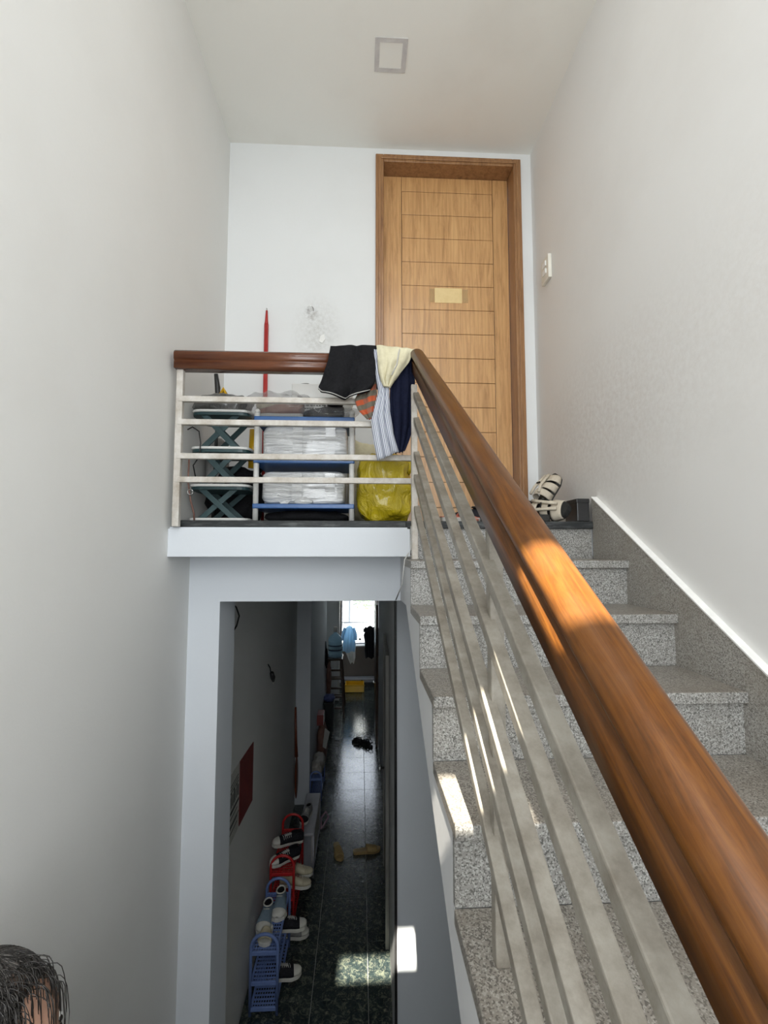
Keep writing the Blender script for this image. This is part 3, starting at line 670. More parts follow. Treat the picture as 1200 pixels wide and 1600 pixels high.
# sandals on the right end of the landing
shoe('sandal', 'beige strapped sandal with black sole leaning on the wall by the door', 'sandal', (.880, 2.32, 3.35), sand_rot, ('black_rubber', 'beige_strap', 'black_rubber', 'black_rubber'), 'sandal', .27)
shoe('sandal', 'beige strapped sandal with black sole lying at landing edge by skirting', 'sandal', (.835, 2.36, 3.380), (0, radians(74), radians(212)), ('black_rubber', 'beige_strap', 'black_rubber', 'black_rubber'), 'sandal', .25)
shoe('slipper', 'flat dark slipper with silver ring buckle in front of the leaning sandal', 'slipper', (.86, 2.16, 3.325), (0, 0, radians(95)), ('black_rubber', 'black_plastic', 'black_rubber', 'steel'), 'slide', .22, h=.5)
b2 = thing('black_block', (1.01, 2.2, 3.325), 'small black block between the beige sandals and the skirting', 'box')  # black block with a top plate, fills the black spot beside the skirting
B(.985, 1.042, 2.13, 2.26, 3.325, 3.42).build('box_body', 'black_plastic', b2, bevel=.004); B(.983, 1.043, 2.128, 2.262, 3.41, 3.43).build('box_lid', 'black_plastic', b2, bevel=.003)
shoe('slipper', 'reddish pink slipper seen between the stair bars at the door', 'slipper', (.385, 2.30, 3.325), (0, 0, radians(-70)), ('shirt_white', 'shoe_pink', 'shoe_pink', 'shoe_pink'), 'slide', .22, h=.6)
shoe('shoe', 'black shoe on the landing floor right of the pink slipper', 'shoe', (.66, 2.36, 3.325), (0, 0, radians(70)), ('black_rubber', 'canvas_black', 'canvas_black', 'black_fabric'), 'slipon', .25, h=.8)
# bagged shoes on the shelf top
shoe('shoe', 'brown leather shoe in a clear bag on the left of the blue shelf', 'shoe', (-.27, 2.25, 3.806), (0, 0, radians(86)), ('shirt_white', 'brown_leather', 'brown_leather', 'black_fabric'), 'slipon', .22)
shoe('shoe', 'tan-soled shoe lying upside down above the clear bag', 'shoe', (-.37, 2.40, 3.965), (radians(10), radians(165), radians(80)), ('cream_leather', 'brown_leather', 'brown_leather', 'black_fabric'), 'slipon', .17)
shoe('shoe', 'black shoe wrapped in plastic beside the clear bag', 'shoe', (-.33, 2.36, 3.91), (radians(12), radians(30), radians(-70)), ('black_rubber', 'canvas_black', 'canvas_black', 'black_fabric'), 'slipon', .2)
shoe('shoe', 'dark shoe in a clear bag on the right of the blue shelf', 'shoe', (-.08, 2.23, 3.806), (0, 0, radians(84)), ('black_rubber', 'canvas_black', 'canvas_black', 'black_fabric'), 'slipon', .19, h=.6)
fabric_bag('clear_bag', (-.385, 2.27, 3.870), (.150, .085, .066), 'bag_clear', 'clear plastic bag around the brown shoe on the blue shelf', amp=.3, seed=2, flat=3.806, fq=12)
fabric_bag('clear_bag', (-.150, 2.235, 3.838), (.120, .055, .034), 'bag_clear', 'clear plastic bag around the dark shoe in front of the box', amp=.35, seed=7, flat=3.806, fq=12)
# yellow bag and things under the shelf
yb = MB().blob((.115, 2.30, 3.485), (.128, .13, .160), .17, 9, 72, 3.2, 3, 3.326, (1, 1, .8))
tag(yb.build('rubbish_bag', 'bag_yellow'), 'stuffed yellow plastic bag standing at the right end of the landing', 'bag')
kn = MB().blob((.235, 2.30, 3.60), (.03, .04, .035), .5, 30, 18, 2, 2); kn.build('bag_handle', 'bag_yellow', bpy.data.objects['rubbish_bag'])
fabric_bag('black_bag', (-.25, 2.33, 3.352), (.19, .10, .028), 'black_fabric', 'low black bag on the floor under the blue shelf', flat=3.326, amp=.2)
pb = thing('paper_bag', (.03, 2.66, ZL), 'crumpled cream paper bag behind the yellow bag', 'bag')
MB().blob((.01, 2.68, 3.57), (.085, .07, .235), .10, 9, 32, 4, 4, 3.326).build('bag_body', 'cream_fabric', pb)
rp = thing('red_pole', (-.565, 2.79, ZL), 'red painted pole with bare tapered tip leaning on the landing wall', 'pole')
MB().tube([(-.556, 2.77, ZL), (-.563, 2.795, 4.53)], .0128, 14).build('pole', 'red_metal', rp)
MB().tube([(-.563, 2.795, 4.53), (-.563, 2.796, 4.56), (-.563, 2.797, 4.62)], [.0125, .009, .006], 12).build('pole_tip', 'red_metal', rp)
MB().tube([(-.563, 2.797, 4.61), (-.563, 2.797, 4.635)], .004, 8).build('tip_pin', 'steel', rp)
# wall details
hk = thing('wall_hook', (-.287, 2.81, 4.64), 'bent wire hook in the stained wall left of the oak door', 'hook')
MB().tube([(-.287, 2.822, 4.64), (-.287, 2.79, 4.64), (-.300, 2.785, 4.655), (-.318, 2.785, 4.645), (-.315, 2.785, 4.625)], .003, 6).build('hook', 'steel', hk)
pg_ = MB().lathe([(.02, 0), (.018, .004), (.004, .006)], (0, 0, 0), 14).build('plug', 'plaster_white', hk); pg_.rotation_euler = (pi/2, 0, 0); pg_.location = (0, .008, 0)
wp = MB().prism([(-.252, 4.445), (-.232, 4.435), (-.215, 4.46), (-.222, 4.49), (-.243, 4.48)], 2.812, 2.8185, 'Y').build('wall_chip', 'plaster_white'); tag(wp, 'small white plaster patch on the stained wall below the hook', 'patch')
sw = thing('wall_switch', (1.06, 2.59, 4.8), 'cream wall switch on the right wall beside the door', 'switch')
B(1.050, 1.07, 2.535, 2.640, 4.725, 4.865).build('switch_box', 'switch_white', sw, bevel=.004)
for z in (4.765, 4.81): B(1.044, 1.051, 2.565, 2.61, z, z+.03).build('rocker', 'plaster_white', sw, bevel=.002)
cp = thing('ceiling_plate', (.145, 2.24, 5.695), 'square plastered patch with grey border on the ceiling', 'plate')
for a in ((.064, .226, 2.160, 2.182), (.064, .226, 2.308, 2.330), (.064, .088, 2.182, 2.308), (.202, .226, 2.182, 2.308)): B(a[0], a[1], a[2], a[3], 5.696, 5.7005).build('border', 'patch_plaster', cp)
B(.088, .202, 2.182, 2.308, 5.6975, 5.7005).build('plate', 'paint_ceiling', cp)

# ------------------------------------------------------------------ hallway: racks and shoes
def rack(name, label, y0, y1, xc, hw, levels, top, m, shoes=None):
    r = thing(name, (xc, (y0+y1)/2, 0), label, 'rack')
    for y in (y0, y1):
        pts = [(xc-hw, y, .0), (xc-hw, y, top-hw*.95)] + [(xc-hw*cos(a*pi/12), y, top-hw*.95+hw*.95*sin(a*pi/12)) for a in range(1, 12)] + [(xc+hw, y, top-hw*.95), (xc+hw, y, 0)]
        MB().tube(pts, .011, 10).build('end_arch', m, r)
        for z in levels: B(xc-hw, xc+hw, y-.008, y+.008, z-.022, z+.006).build('cross_bar', m, r, bevel=.004)
    for z in levels:
        s_ = MB(); n = 9; ln = int((y1-y0)/.03)
        for i in range(n+1): x = xc-hw+.012+(2*hw-.024)*i/n; s_.box(x-.0028, x+.0028, y0, y1, z-.003, z+.001)
        for j in range(ln+1): y = y0+(y1-y0)*j/ln; s_.box(xc-hw+.01, xc+hw-.01, y-.006, y+.006, z-.0032, z+.0008)
        s_.box(xc-hw, xc-hw+.014, y0, y1, z-.016, z+.006); s_.box(xc+hw-.014, xc+hw, y0, y1, z-.016, z+.006)
        s_.build('shelf', m, r)
    return r
rack('shoe_rack', 'pale blue plastic shoe rack nearest the viewer in the hallway', 3.60, 4.17, -.655, .092, (.41, .215, .05), .525, 'blue_plastic')
rack('shoe_rack', 'red plastic shoe rack behind the blue rack in the hallway', 4.27, 4.90, -.640, .095, (.50, .30, .06), .64, 'red_plastic')
gr = thing('grey_rack', (-.47, 5.25, 0), 'grey plastic shoe rack standing behind the red rack', 'rack')
B(-.60, -.44, 4.95, 5.75, .40, .425).build('shelf', 'grey_plastic', gr, bevel=.01); B(-.60, -.44, 4.95, 5.75, .06, .085).build('shelf', 'grey_plastic', gr, bevel=.01)
for y in (4.98, 5.72):
    for x in (-.59, -.45): MB().tube([(x, y, 0), (x, y, .41)], .012).build('leg', 'grey_plastic', gr)
B(-.47, -.445, 5.0, 5.7, .12, .40).build('side_panel', 'rubber_white', gr, bevel=.004)
# on the blue rack
for x, y, sd, lb in ((-.690, 3.97, 1, 'blue-grey slip-on shoe, left of the pair on the blue rack'), (-.615, 4.10, -1, 'blue-grey slip-on shoe, right of the pair on the blue rack')):
    shoe('slip_on_shoe', lb, 'shoe', (x, y, .412), (0, 0, pi), ('rubber_white', 'slip_blue', 'rubber_white', 'black_fabric'), 'slipon', .23, side=sd).scale = (1.2, 1.08, 1.08)
shoe('slipper', 'pale slipper toe showing under the blue arch', 'slipper', (-.66, 3.80, .412), (0, 0, pi), ('rubber_white', 'cream_leather', 'rubber_white', 'cream_leather'), 'slide', .17)
shoe('sneaker', 'black sneaker with white sole on middle shelf, toe out, far end', 'shoe', (-.66, 4.03, .225), (0, 0, radians(-82)), WH, 'sneaker', .25)
shoe('sneaker', 'dark sneaker with white sole on bottom shelf of the blue rack', 'shoe', (-.68, 3.80, .056), (0, 0, radians(-80)), WH, 'sneaker', .26)
shoe('sneaker', 'white and grey sneaker sticking out between the blue and red racks', 'shoe', (-.68, 4.235, .02), (0, radians(0), radians(-86)), ('rubber_white', 'grey_fabric', 'rubber_white', 'black_fabric'), 'sneaker', .27)
shoe('sneaker', 'cream and brown sneaker on the middle shelf of the red rack', 'shoe', (-.68, 4.42, .308), (0, 0, radians(-96)), ('rubber_white', 'cream_leather', 'cream_leather', 'brown_leather'), 'sneaker', .27, laces='brown_leather')
shoe('sneaker', 'cream sneaker on the middle shelf behind the brown-trimmed one', 'shoe', (-.68, 4.56, .308), (0, 0, radians(-94)), ('rubber_white', 'cream_leather', 'cream_leather', 'black_fabric'), 'sneaker', .27, laces='cream_leather')
shoe('canvas_sneaker', 'black canvas sneaker with white laces on the red rack, nearer of two', 'shoe', (-.53, 4.45, .530), (radians(4), radians(-12), radians(128)), WH, 'sneaker', .28)
shoe('canvas_sneaker', 'black canvas sneaker with white laces on the red rack, farther of two', 'shoe', (-.52, 4.66, .530), (radians(4), radians(-8), radians(112)), WH, 'sneaker', .28)
shoe('sneaker', 'dark grey sneaker on top of the grey rack', 'shoe', (-.52, 5.35, .426), (0, 0, radians(170)), ('rubber_white', 'grey_fabric', 'canvas_black', 'black_fabric'), 'sneaker', .26)
# slides on the floor
shoe('slide_sandal', 'tan rubber slide lying lengthwise on the hallway floor', 'slipper', (-.25, 5.49, 0), (0, 0, radians(193)), ('tan_rubber', 'tan_rubber', 'tan_rubber', 'tan_rubber'), 'slide', .29)
shoe('slide_sandal', 'tan rubber slide lying crosswise by the right wall of the hallway', 'slipper', (-.06, 5.33, 0), (0, 0, radians(-80)), ('tan_rubber', 'tan_rubber', 'tan_rubber', 'tan_rubber'), 'slide', .29)
for k, (x, y, a, lb) in enumerate(((.10, 8.15, 60, 'black sandal with glints, left of the pair on bright tiles'), (.20, 8.02, 40, 'black sandal with glints, right of the pair on bright tiles'))):
    shoe('black_sandal', lb, 'sandal', (x, y, 0), (0, 0, radians(a)), ('black_rubber', 'black_plastic', 'black_rubber', 'black_rubber'), 'sandal', .26)
fabric_bag('clear_bag', (.05, 8.42, .02), (.12, .14, .03), 'bag_clear', 'crumpled clear bag on the floor behind the black sandals', amp=.4, seed=3, flat=.001)
pk = thing('pink_ribbon', (-.40, 5.85, 0), 'loop of pink ribbon on the floor beside the grey rack', 'ribbon')
MB().tube([(-.50, 5.70, .01), (-.42, 5.80, .02), (-.36, 5.95, .05), (-.40, 6.05, .06), (-.45, 5.97, .03), (-.44, 5.82, .01)], .010, 6).build('ribbon', mat('pink', (.45, .28, .36), .7), pk)

# wall things in the hallway
po = thing('red_poster', (-.806, 3.61, 1.55), 'plain red paper poster on the hallway left wall', 'poster')
MB().prism([(3.420, 1.344), (3.830, 1.310), (3.832, 1.735), (3.418, 1.765)], -.810, -.806, 'X').build('sheet', 'red_paper', po)
ca = thing('printed_sign', (-.806, 3.25, 1.6), 'black and white printed sheet left of the red poster', 'sign')
MB().prism([(3.06, 1.36), (3.410, 1.345), (3.408, 1.765), (3.06, 1.79)], -.810, -.8065, 'X').build('sheet', 'paper', ca)
B(-.8068, -.8058, 3.08, 3.40, 1.53, 1.548).build('black_rule', 'ink', ca); B(-.8068, -.8058, 3.08, 3.40, 1.455, 1.463).build('black_rule', 'ink', ca)
bl = MB()
for k in range(9): bl.box(-.8068, -.8058, 3.10+k*.033, 3.112+k*.033+(k % 3)*.005, 1.570, 1.64+.02*(k % 2))
tag(bl.build('printed_strokes', 'ink', ca), kind='stuff')
ln = MB()
for k in range(3): ln.box(-.8068, -.8058, 3.12, 3.38, 1.70-.0-k*.02, 1.706-k*.02)
for k in range(3): ln.box(-.8068, -.8058, 3.10, 3.36, 1.50-k*.035+(.0 if k == 0 else -.02), 1.507-k*.035+(.0 if k == 0 else -.02))
tag(ln.build('printed_lines', 'ink', ca), kind='stuff')
pd = thing('paddle', (-.80, 6.26, .12), 'long red-brown wooden paddle leaning on the hallway left wall', 'paddle')
MB().tube([(-.800, 6.22, 1.23), (-.792, 6.24, .8), (-.785, 6.25, .62)], [.013, .016, .022]).build('handle', 'red_wood', pd)
MB().blob((-.782, 6.25, .38), (.020, .075, .26), 0, 1, 24).build('blade', 'red_wood', pd)
lm = thing('wall_socket_wire', (-.80, 4.44, 2.08), 'small dark lamp holder dangling from a wire on the hallway wall', 'fitting')
MB().tube([(-.806, 4.36, 2.19), (-.795, 4.40, 2.15), (-.790, 4.40, 2.12), (-.785, 4.43, 2.09)], .005, 6).build('wire', 'cord_black', lm)
MB().tube([(-.785, 4.43, 2.10), (-.78, 4.46, 2.05), (-.78, 4.49, 2.01)], [.018, .022, .012], 10).build('holder', 'black_plastic', lm)
MB().tube([(-.78, 4.49, 2.01), (-.78, 4.50, 1.98)], .008, 8).build('bulb_base', 'shirt_white', lm)
cb = thing('cable_loop', (-.80, 3.15, 2.75), 'short black cable loop poking from the wall behind the pilaster', 'cable')
MB().tube([(-.806, 3.10, 2.86), (-.79, 3.15, 2.83), (-.78, 3.19, 2.77), (-.79, 3.17, 2.71), (-.806, 3.12, 2.67)], .005, 8).build('cable', 'cord_black', cb)
cw = thing('stair_cable', (.21, 2.06, 3.2), 'grey cable running down the edge of the landing', 'cable')
MB().tube([(.222, 2.08, 3.30), (.218, 2.075, 3.20), (.190, 2.055, 3.155), (.178, 2.05, 3.05), (.170, 2.30, 2.96)], .003, 6).build('cable', 'pipe_white', cw)

# further things down the hallway
ld = thing('step_stool', (-.45, 9.75, 0), 'tall dark wooden ladder stool holding the water bottle', 'stool')
zt = 1.06
for sx_, x0, x1 in ((-1, -.64, -.60), (1, -.36, -.30)):
    for y0, y1 in ((9.45, 9.52), (10.2, 9.85)):
        MB().sweep([(-.018, -.018), (-.018, .018), (.018, .018), (.018, -.018)], [(x1 if sx_ > 0 else x0, y0, 0), (x0 if sx_ > 0 else x1, y1, zt)], (1, 0, 0), False).build('leg', 'dark_wood', ld)
B(-.65, -.33, 9.45, 9.90, zt, zt+.035).build('seat', 'dark_wood', ld, bevel=.005)
for z in (.15, .36, .52, .70, .86): B(-.63, -.345, 9.47, 9.50, z, z+.035).build('rung', 'dark_wood', ld, bevel=.003)
for z in (.25, .60): B(-.63, -.345, 9.98, 10.01, z, z+.03).build('rung', 'dark_wood', ld, bevel=.003)
bt = thing('water_bottle', (-.482, 9.65, zt+.035), 'large translucent blue water cooler bottle on the ladder stool', 'bottle')
pf = [(.10, 0), (.135, .01)]
for k in range(7): pf += [(.138, .03+k*.042), (.129, .045+k*.042), (.138, .06+k*.042)]
pf += [(.137, .335), (.115, .385), (.07, .43), (.034, .455), (.030, .49)]
bb_ = MB().lathe(pf, (-.482, 9.65, zt+.035), 28).build('bottle_body', 'bottle_blue', bt)
MB().lathe([(.036, .48), (.036, .575), (.030, .58)], (-.482, 9.65, zt+.035), 20).build('neck_seal', 'shirt_white', bt)
for z0, z1 in ((.13, .155), (.215, .235)): MB().lathe([(.1385, z0), (.1405, z0+.004), (.1405, z1-.004), (.1385, z1)], (-.482, 9.65, zt+.035), 28).build('label_band', 'label_navy', bb_)
B(-.66, -.45, 9.1, 9.9, .07, .3) if False else None
bn = thing('dark_bin', (-.56, 8.75, 0), 'dark storage bin standing in front of the ladder stool', 'bin')
MB().prism([(-.60, 0), (-.47, 0), (-.45, .52), (-.62, .52)], 8.56, 8.95, 'Y').build('bin_body', 'dark_bin', bn, bevel=.006); B(-.625, -.44, 8.54, 8.97, .52, .55).build('bin_rim', 'dark_bin', bn, bevel=.006)
fabric_bag('blue_cloth', (-.535, 8.74, .585), (.09, .15, .04), 'navy_fabric', 'crumpled dark blue cloth on top of the dark bin', 'clothing', .3, 12, 2, flat=.551)
M['navy_fabric2'] = noisy('blue_cloth_m', (.05, .07, .20), (.10, .13, .30), 14, .8, .2); bpy.data.objects['blue_cloth'].data.materials[0] = M['blue_cloth_m']
hb = thing('hanging_bag', (-.60, 8.9, 1.1), 'dark bag hanging on the pier beside the ladder stool', 'bag')
MB().blob((-.605, 8.95, 1.22), (.022, .12, .17), .15, 8, 24, 2.5).build('bag_body', 'black_fabric', hb); MB().tube([(-.615, 8.87, 1.34), (-.622, 8.95, 1.52), (-.615, 9.03, 1.34)], .008, 6).build('strap', 'black_fabric', hb)
fabric_bag('dark_coat', (-.575, 9.2, .80), (.045, .12, .32), 'brown_leather', 'dark brown coat hanging beside the ladder stool', 'clothing', .18, 7, 9)
rb = thing('red_carton', (-.62, 7.45, 0), 'dark red carton with a pale end on the stack by the pier', 'box')
MB().box(-.63, -.535, 7.35, 7.60, .60, .75).build('carton_body', 'carton', rb, bevel=.004); B(-.5352, -.530, 7.36, 7.59, .61, .74).build('carton_end', 'plaster_white', rb)
fabric_bag('sack_pile', (-.555, 7.45, .30), (.072, .24, .295), 'brown_leather', 'dark stuffed sack under the red carton', 'sack', .15, 7, 3, flat=.001)
pp = thing('paper_sheets', (-.49, 7.25, .5), 'white folded paper hanging out of the stack under the carton', 'paper')
MB().prism([(-.52, .46), (-.46, .42), (-.43, .56), (-.50, .62)], 7.20, 7.21, 'Y').build('sheet', 'paper', pp); MB().prism([(-.53, .36), (-.48, .33), (-.46, .44), (-.52, .46)], 7.19, 7.20, 'Y').build('sheet', 'paper', pp)
br = rack('small_rack', 'low blue plastic rack by the pier holding a grey bag', 6.42, 6.95, -.555, .07, (.27, .05), .36, 'blue_plastic')
fabric_bag('grey_sack', (-.545, 6.68, .36), (.078, .24, .075), 'sack', 'crumpled grey bag on the small blue rack', 'bag', .3, 9, 6, flat=.282)
# laundry at the far window
line = thing('clothes_line', (-.03, 11.5, 1.46), 'thin line across the hallway holding the laundry', 'line')
MB().tube([(-.80, 11.5, 1.48), (-.1, 11.5, 1.455), (.30, 11.5, 1.455), (.449, 11.5, 1.46)], .004, 6).build('cord', 'steel', line)
def hung(name, xc, y, zt, rows, m, label, folds=4, seed=0):
    r = thing(name, (xc, y, zt), label, 'clothing')
    def fn(u, v):
        a, b = lerp_rows(rows, v); x = xc+a+(b-a)*u; zb_ = rows_z(v)
        return Vector((x, y+.035*sin(pi*u)*cos(v)-.02+.016*sin(u*folds*6.28+seed+v*2), zb_+.012*sin(u*9+seed)*v))
    def rows_z(v): return zt - L_*v
    return r, fn
def garment(name, xc, y, zt, L_, rows, m, label, folds, seed, sleeve=None, hanger=True):
    r = thing(name, (xc, y, zt), label, 'clothing')
    def mk(dy, sgn):
        def fn(u, v):
            a, b = lerp_rows(rows, v)
            return Vector((xc+a+(b-a)*u, y+sgn*(.045*sin(pi*u)**.5)+.014*sin(u*folds*6.28+seed+v*2)*v, zt-L_*v-.03*abs(u-.5)*2*(1-v)+.02*sin(u*9+seed)*v))
        return fn
    g_ = MB(); g_.grid(mk(0, -1), 26, 20); g_.grid(mk(0, 1), 26, 20); g_.build('body', m, r)
    if sleeve:
        for sg in (-1, 1): MB().tube([(xc+sg*sleeve[0]*.7, y, zt-.05), (xc+sg*sleeve[0]*1.05, y-.02, zt-sleeve[1]*.6), (xc+sg*sleeve[0]*1.1, y-.01, zt-sleeve[1])], [.035, .04, .035], 10).build('sleeve', m, r)
    if hanger: MB().tube([(xc, y, zt-.01), (xc, y, zt+.03), (xc+.015, y, zt+.05), (xc+.02, y, zt+.03)], .004, 6).build('hanger', 'steel', r)
    return r
garment('blue_shirt', -.250, 11.50, 1.40, .60, [(-.06, .07), (-.14, .15), (-.14, .14), (-.15, .14), (-.15, .13)], 'shirt_blue', 'light blue shirt hanging left in front of the far window', 4, 1, (.14, .33))
garment('white_towel', -.215, 11.62, 1.10, .58, [(-.10, .10), (-.12, .12), (-.13, .11), (-.08, .11), (-.02, .08)], 'shirt_white', 'white cloth hanging below the light blue shirt', 4, 3, None, False)
garment('black_dress', .235, 11.50, 1.40, .74, [(-.06, .07), (-.15, .12), (-.12, .11), (-.12, .11), (-.10, .11)], 'black_fabric', 'black garment hanging right in front of the far window', 4, 5, (.11, .14))
garment('navy_jacket', .385, 11.60, 1.38, .70, [(-.03, .05), (-.07, .08), (-.06, .08), (-.07, .08), (-.06, .08)], 'navy_fabric', 'dark navy jacket hanging at the right end of the line', 3, 2, (.07, .3))
yt = thing('yellow_basin', (-.1, 11.3, 0), 'yellow plastic tray on the floor below the far window', 'tray')
MB().box(-.33, .10, 11.06, 11.09, .0, .16, (-.35, 0, 0)).box(-.33, .10, 11.46, 11.48, .01, .14).box(-.33, -.31, 11.09, 11.47, .01, .13).box(.08, .10, 11.09, 11.47, .01, .13).box(-.33, .10, 11.08, 11.47, .005, .02).build('tray_body', 'yellow_plastic', yt)
MB().tube([(-.34, 11.03, .16), (.11, 11.03, .16)], .010).build('tray_rim', 'yellow_plastic', yt)
lbn = thing('low_bench', (-.03, 11.65, 0), 'low dark bench along the wall below the far window', 'bench')
B(-.45, .44, 11.55, 11.82, .13, .16).build('seat', 'grey_plastic', lbn, bevel=.004)
for x in (-.42, .05, .40): B(x-.02, x+.02, 11.57, 11.80, 0, .13).build('leg', 'dark_wood', lbn)

# ------------------------------------------------------------------ the person on the lower flight
def skin_obj(name, joints, edges, m, parent, sub=2):
    me = bpy.data.meshes.new(name); org = ORG[parent.name]
    me.from_pydata([tuple(Vector(j[0])-org) for j in joints], edges, [])
    o = bpy.data.objects.new(name, me); COL.objects.link(o); o.parent = parent
    sk_ = o.modifiers.new('skin', 'SKIN')
    if not me.skin_vertices: 
        bpy.context.view_layer.objects.active = o
    for i, j in enumerate(joints):
        r = j[1]; me.skin_vertices[0].data[i].radius = (r, r) if not isinstance(r, tuple) else r
    me.skin_vertices[0].data[0].use_root = True
    sk_.use_smooth_shade = True
    s_ = o.modifiers.new('sub', 'SUBSURF'); s_.levels = sub; s_.render_levels = sub
    me.materials.append(M[m]); return o
PX, PY = -.605, .87; PF = ZN(9) - r2*5
P0 = Vector((PX, PY, PF))
ps = thing('person', P0, 'person with thin dark grey hair at the bottom left corner', 'person')
# local frame: facing +X; f = forward, s = sideways (+Y left)
def q3(f, s, z): return P0 + Vector((f, s, z))
hz = 1.42
J = [(q3(0, 0, .86), .105), (q3(0, 0, 1.0), .095), (q3(.01, 0, 1.14), .11), (q3(.0, 0, 1.235), .085), (q3(.005, 0, 1.28), .042), (q3(.02, 0, 1.33), .05)]
Eg = [(0, 1), (1, 2), (2, 3), (3, 4), (4, 5)]
def chain(start, pts):
    prev = start
    for p, r in pts: J.append((p, r)); Eg.append((prev, len(J)-1)); prev = len(J)-1
    return prev
for sg in (-1, 1):
    chain(0, [(q3(0, sg*.085, .80), .085), (q3(.02, sg*.09, .44), .052), (q3(0, sg*.09, .40), .050), (q3(-.02, sg*.09, .24), .048), (q3(-.02, sg*.09, .085), .032), (q3(.02, sg*.09, .035), .03), (q3(.10, sg*.095, .022), .028), (q3(.15, sg*.095, .02), .018)])
    w_ = chain(3, [(q3(0, sg*.145, 1.225), .048), (q3(-.01, sg*.185, 1.0), .036), (q3(.03, sg*.19, .83), .026), (q3(.05, sg*.19, .775), .024), (q3(.06, sg*.19, .735), .026)])
    for k in range(4):
        dy = (k-1.5)*.019; l_ = (.055, .066, .062, .05)[k]
        chain(w_, [(q3(.062+.0, sg*.19+dy, .715), .0095), (q3(.072, sg*.19+dy, .715-l_*.5), .0085), (q3(.066, sg*.188+dy, .715-l_), .007)])
    chain(w_-1, [(q3(.078, sg*.17, .755), .010), (q3(.098, sg*.165, .725), .0085), (q3(.10, sg*.168, .705), .007)])
skin_obj('body', J, Eg, 'skin', ps)
# head: shaped blob with a face
hd_ = MB().blob(q3(.015, 0, hz), (.098, .078, .118), 0, 1, 40)
for p in hd_.v:
    l = p-q3(.015, 0, hz)
    if l.z < -.02: k = 1-.42*min(1, (-l.z-.02)/.1); l.y *= k; l.x = l.x*k + (.022 if l.x > 0 else .01)*(1-k)*2
    if l.x > .05: l.x += .024*exp(-((l.y/.012)**2)-(((l.z+.018)/.022)**2)); l.x -= .008*exp(-(((abs(l.y)-.03)/.014)**2)-(((l.z-.01)/.014)**2))
    p.xyz = q3(.015, 0, hz)+l
hd_.build('head', 'skin', ps)
for sg in (-1, 1):
    MB().blob(q3(.094, sg*.03, hz+.010), (.010, .013, .009), 0, 1, 14).build('eye', 'eye', ps); MB().blob(q3(.102, sg*.03, hz+.010), (.004, .005, .005), 0, 1, 10).build('iris', 'hair', ps)
    MB().blob(q3(.0, sg*.080, hz-.005), (.020, .010, .032), .1, 20, 16).build('ear', 'skin', ps)
MB().blob(q3(.094, 0, hz-.055), (.010, .022, .006), 0, 1, 14).build('mouth', 'lip', ps)
hc = MB().blob(q3(-.002, 0, hz+.018), (.100, .086, .112), .05, 16, 44, seed=2)
hc.v = [Vector((p.x, p.y, max(p.z, P0.z+hz-.055 + max(0, (p.x-P0.x-.03))*.9))) for p in hc.v]
cap = hc.build('hair', 'scalp', ps)
def strands(n, m, seed, lift, name):
    random.seed(seed); mb = MB()
    for i in range(n):
        a = random.uniform(0, 2*pi); e = random.uniform(.0, 1.25)
        d = Vector((cos(a)*sin(e), sin(a)*sin(e), cos(e))); s_ = q3(-.005, 0, hz+.018)+Vector((d.x*.101, d.y*.087, d.z*.113))
        out = Vector((d.x, d.y, 0)).normalized() if d.x or d.y else Vector((1, 0, 0)); pts = [s_]
        L_ = random.uniform(.05, .10); w = Vector((random.gauss(0, .5), random.gauss(0, .5), 0)); up = False
        for k in range(1, 6):
            t = k/5; tgt = s_ + (out+w)*L_*t*(.18 if not up else .5) + Vector((0, 0, -L_*t*1.2 if not up else L_*(.5*t-.25*t*t)))
            l = tgt-q3(-.005, 0, hz+.018); rr = sqrt((l.x/.104)**2+(l.y/.090)**2+(l.z/.116)**2)
            if rr < 1.0: tgt = q3(-.005, 0, hz+.018)+l/rr
            pts.append(tgt)
        mb.tube(pts, [.0011, .0011, .001, .0009, .0007, .0004], 3, False)
    tag(mb.build(name, m, ps), kind='stuff')
def loose(n, m, seed):
    random.seed(seed); mb = MB()
    for i in range(n):
        s_ = q3(random.uniform(.02, .085), random.uniform(-.075, .05), hz); l = s_-q3(-.005, 0, hz); z_ = .118*sqrt(max(.05, 1-(l.x/.11)**2-(l.y/.09)**2)); s_.z = P0.z+hz+.012+z_
        d = Vector((random.uniform(.02, .05), random.uniform(-.035, .01), 0)); L_ = random.uniform(.05, .11)
        pts = [s_ + d*(1-exp(-2.5*t))*1.1 + Vector((random.uniform(-.001, .001), 0, .012*sin(pi*t)-L_*t*t)) for t in (0, .15, .3, .45, .6, .75, .9, 1)]
        mb.tube(pts, [.0008]*6+[.0006, .0003], 3, False)
    for i in range(26):
        a = random.uniform(0, 2*pi); s_ = q3(.05*cos(a), .05*sin(a)-.02, hz+.118); d = Vector((random.uniform(.0, .06), random.uniform(-.03, .03), random.uniform(.008, .035)))
        mb.tube([s_ + d*t + Vector((0, 0, -.03*t*t)) for t in (0, .25, .5, .75, 1)], [.0007, .0007, .0006, .0005, .0003], 3, False)
    tag(mb.build('loose_hair', m, ps), kind='stuff')
loose(150, 'hair', 11)
strands(1900, 'hair', 3, .008, 'hair_strands'); strands(500, 'hair_grey', 4, .012, 'hair_strands')
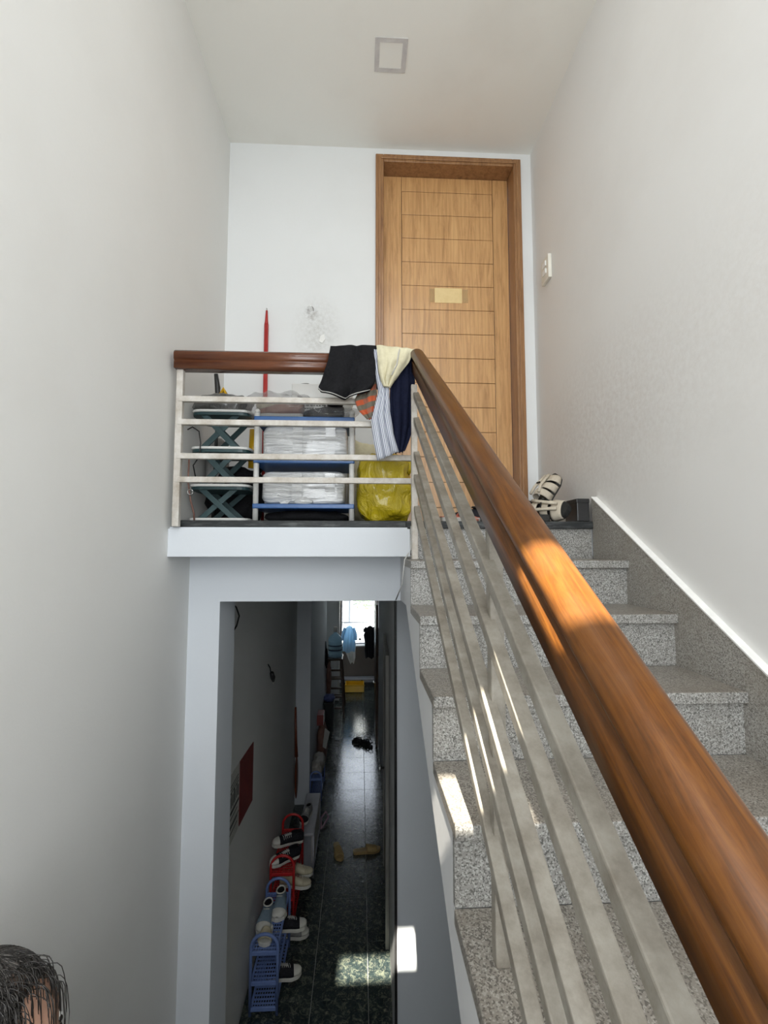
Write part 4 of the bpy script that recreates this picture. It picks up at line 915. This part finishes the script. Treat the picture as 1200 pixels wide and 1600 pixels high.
# clothing
C1 = [(q3(0, 0, .78), .15), (q3(0, 0, .98), .14), (q3(.01, 0, 1.13), .158), (q3(0, 0, 1.225), .135), (q3(.002, 0, 1.268), .07)]
E1 = [(0, 1), (1, 2), (2, 3), (3, 4)]
for sg in (-1, 1): n_ = len(C1); C1 += [(q3(0, sg*.145, 1.215), .085), (q3(-.008, sg*.178, 1.08), .066), (q3(-.01, sg*.183, .98), .062)]; E1 += [(3, n_), (n_, n_+1), (n_+1, n_+2)]
skin_obj('shirt', C1, E1, 'shirt_dark', ps)
C2 = [(q3(0, 0, .87), .118)]; E2 = []
for sg in (-1, 1): n_ = len(C2); C2 += [(q3(0, sg*.085, .78), .098), (q3(.02, sg*.09, .43), .066), (q3(-.015, sg*.09, .20), .060), (q3(-.02, sg*.09, .10), .055)]; E2 += [(0, n_), (n_, n_+1), (n_+1, n_+2), (n_+2, n_+3)]
skin_obj('trousers', C2, E2, 'black_fabric', ps)
for sg in (-1, 1): MB().prism([(PX-.05, PY+sg*.09-.035), (PX-.05, PY+sg*.09+.035), (PX+.10, PY+sg*.095+.045), (PX+.17, PY+sg*.095+.02), (PX+.17, PY+sg*.095-.02), (PX+.10, PY+sg*.095-.045)], PF+.0005, PF+.014, 'Z').build('slipper_sole', 'black_rubber', ps)

# ------------------------------------------------------------------ groups of repeats
GROUPS = {'clothing over the landing rail': ('black_shorts', 'navy_trousers', 'striped_cloth', 'cream_cloth', 'checked_cloth'),
          'wrapped parcels on the blue shelf': ('wrapped_parcel', 'wrapped_parcel.001'),
          'laundry on the line at the far window': ('blue_shirt', 'white_towel', 'black_dress', 'navy_jacket'),
          'plastic shoe racks in the hallway': ('shoe_rack', 'shoe_rack.001', 'small_rack', 'grey_rack')}
for g_, ns in GROUPS.items():
    for n_ in ns: bpy.data.objects[n_]['group'] = g_
for o in S.objects:
    if o.parent is None and o.get('category') in ('shoe', 'slipper', 'sandal'):
        o['group'] = 'shoes on the landing' if o.location.z > 3 else ('shoes on the hallway racks' if o.location.x < -.45 else 'shoes on the hallway floor')
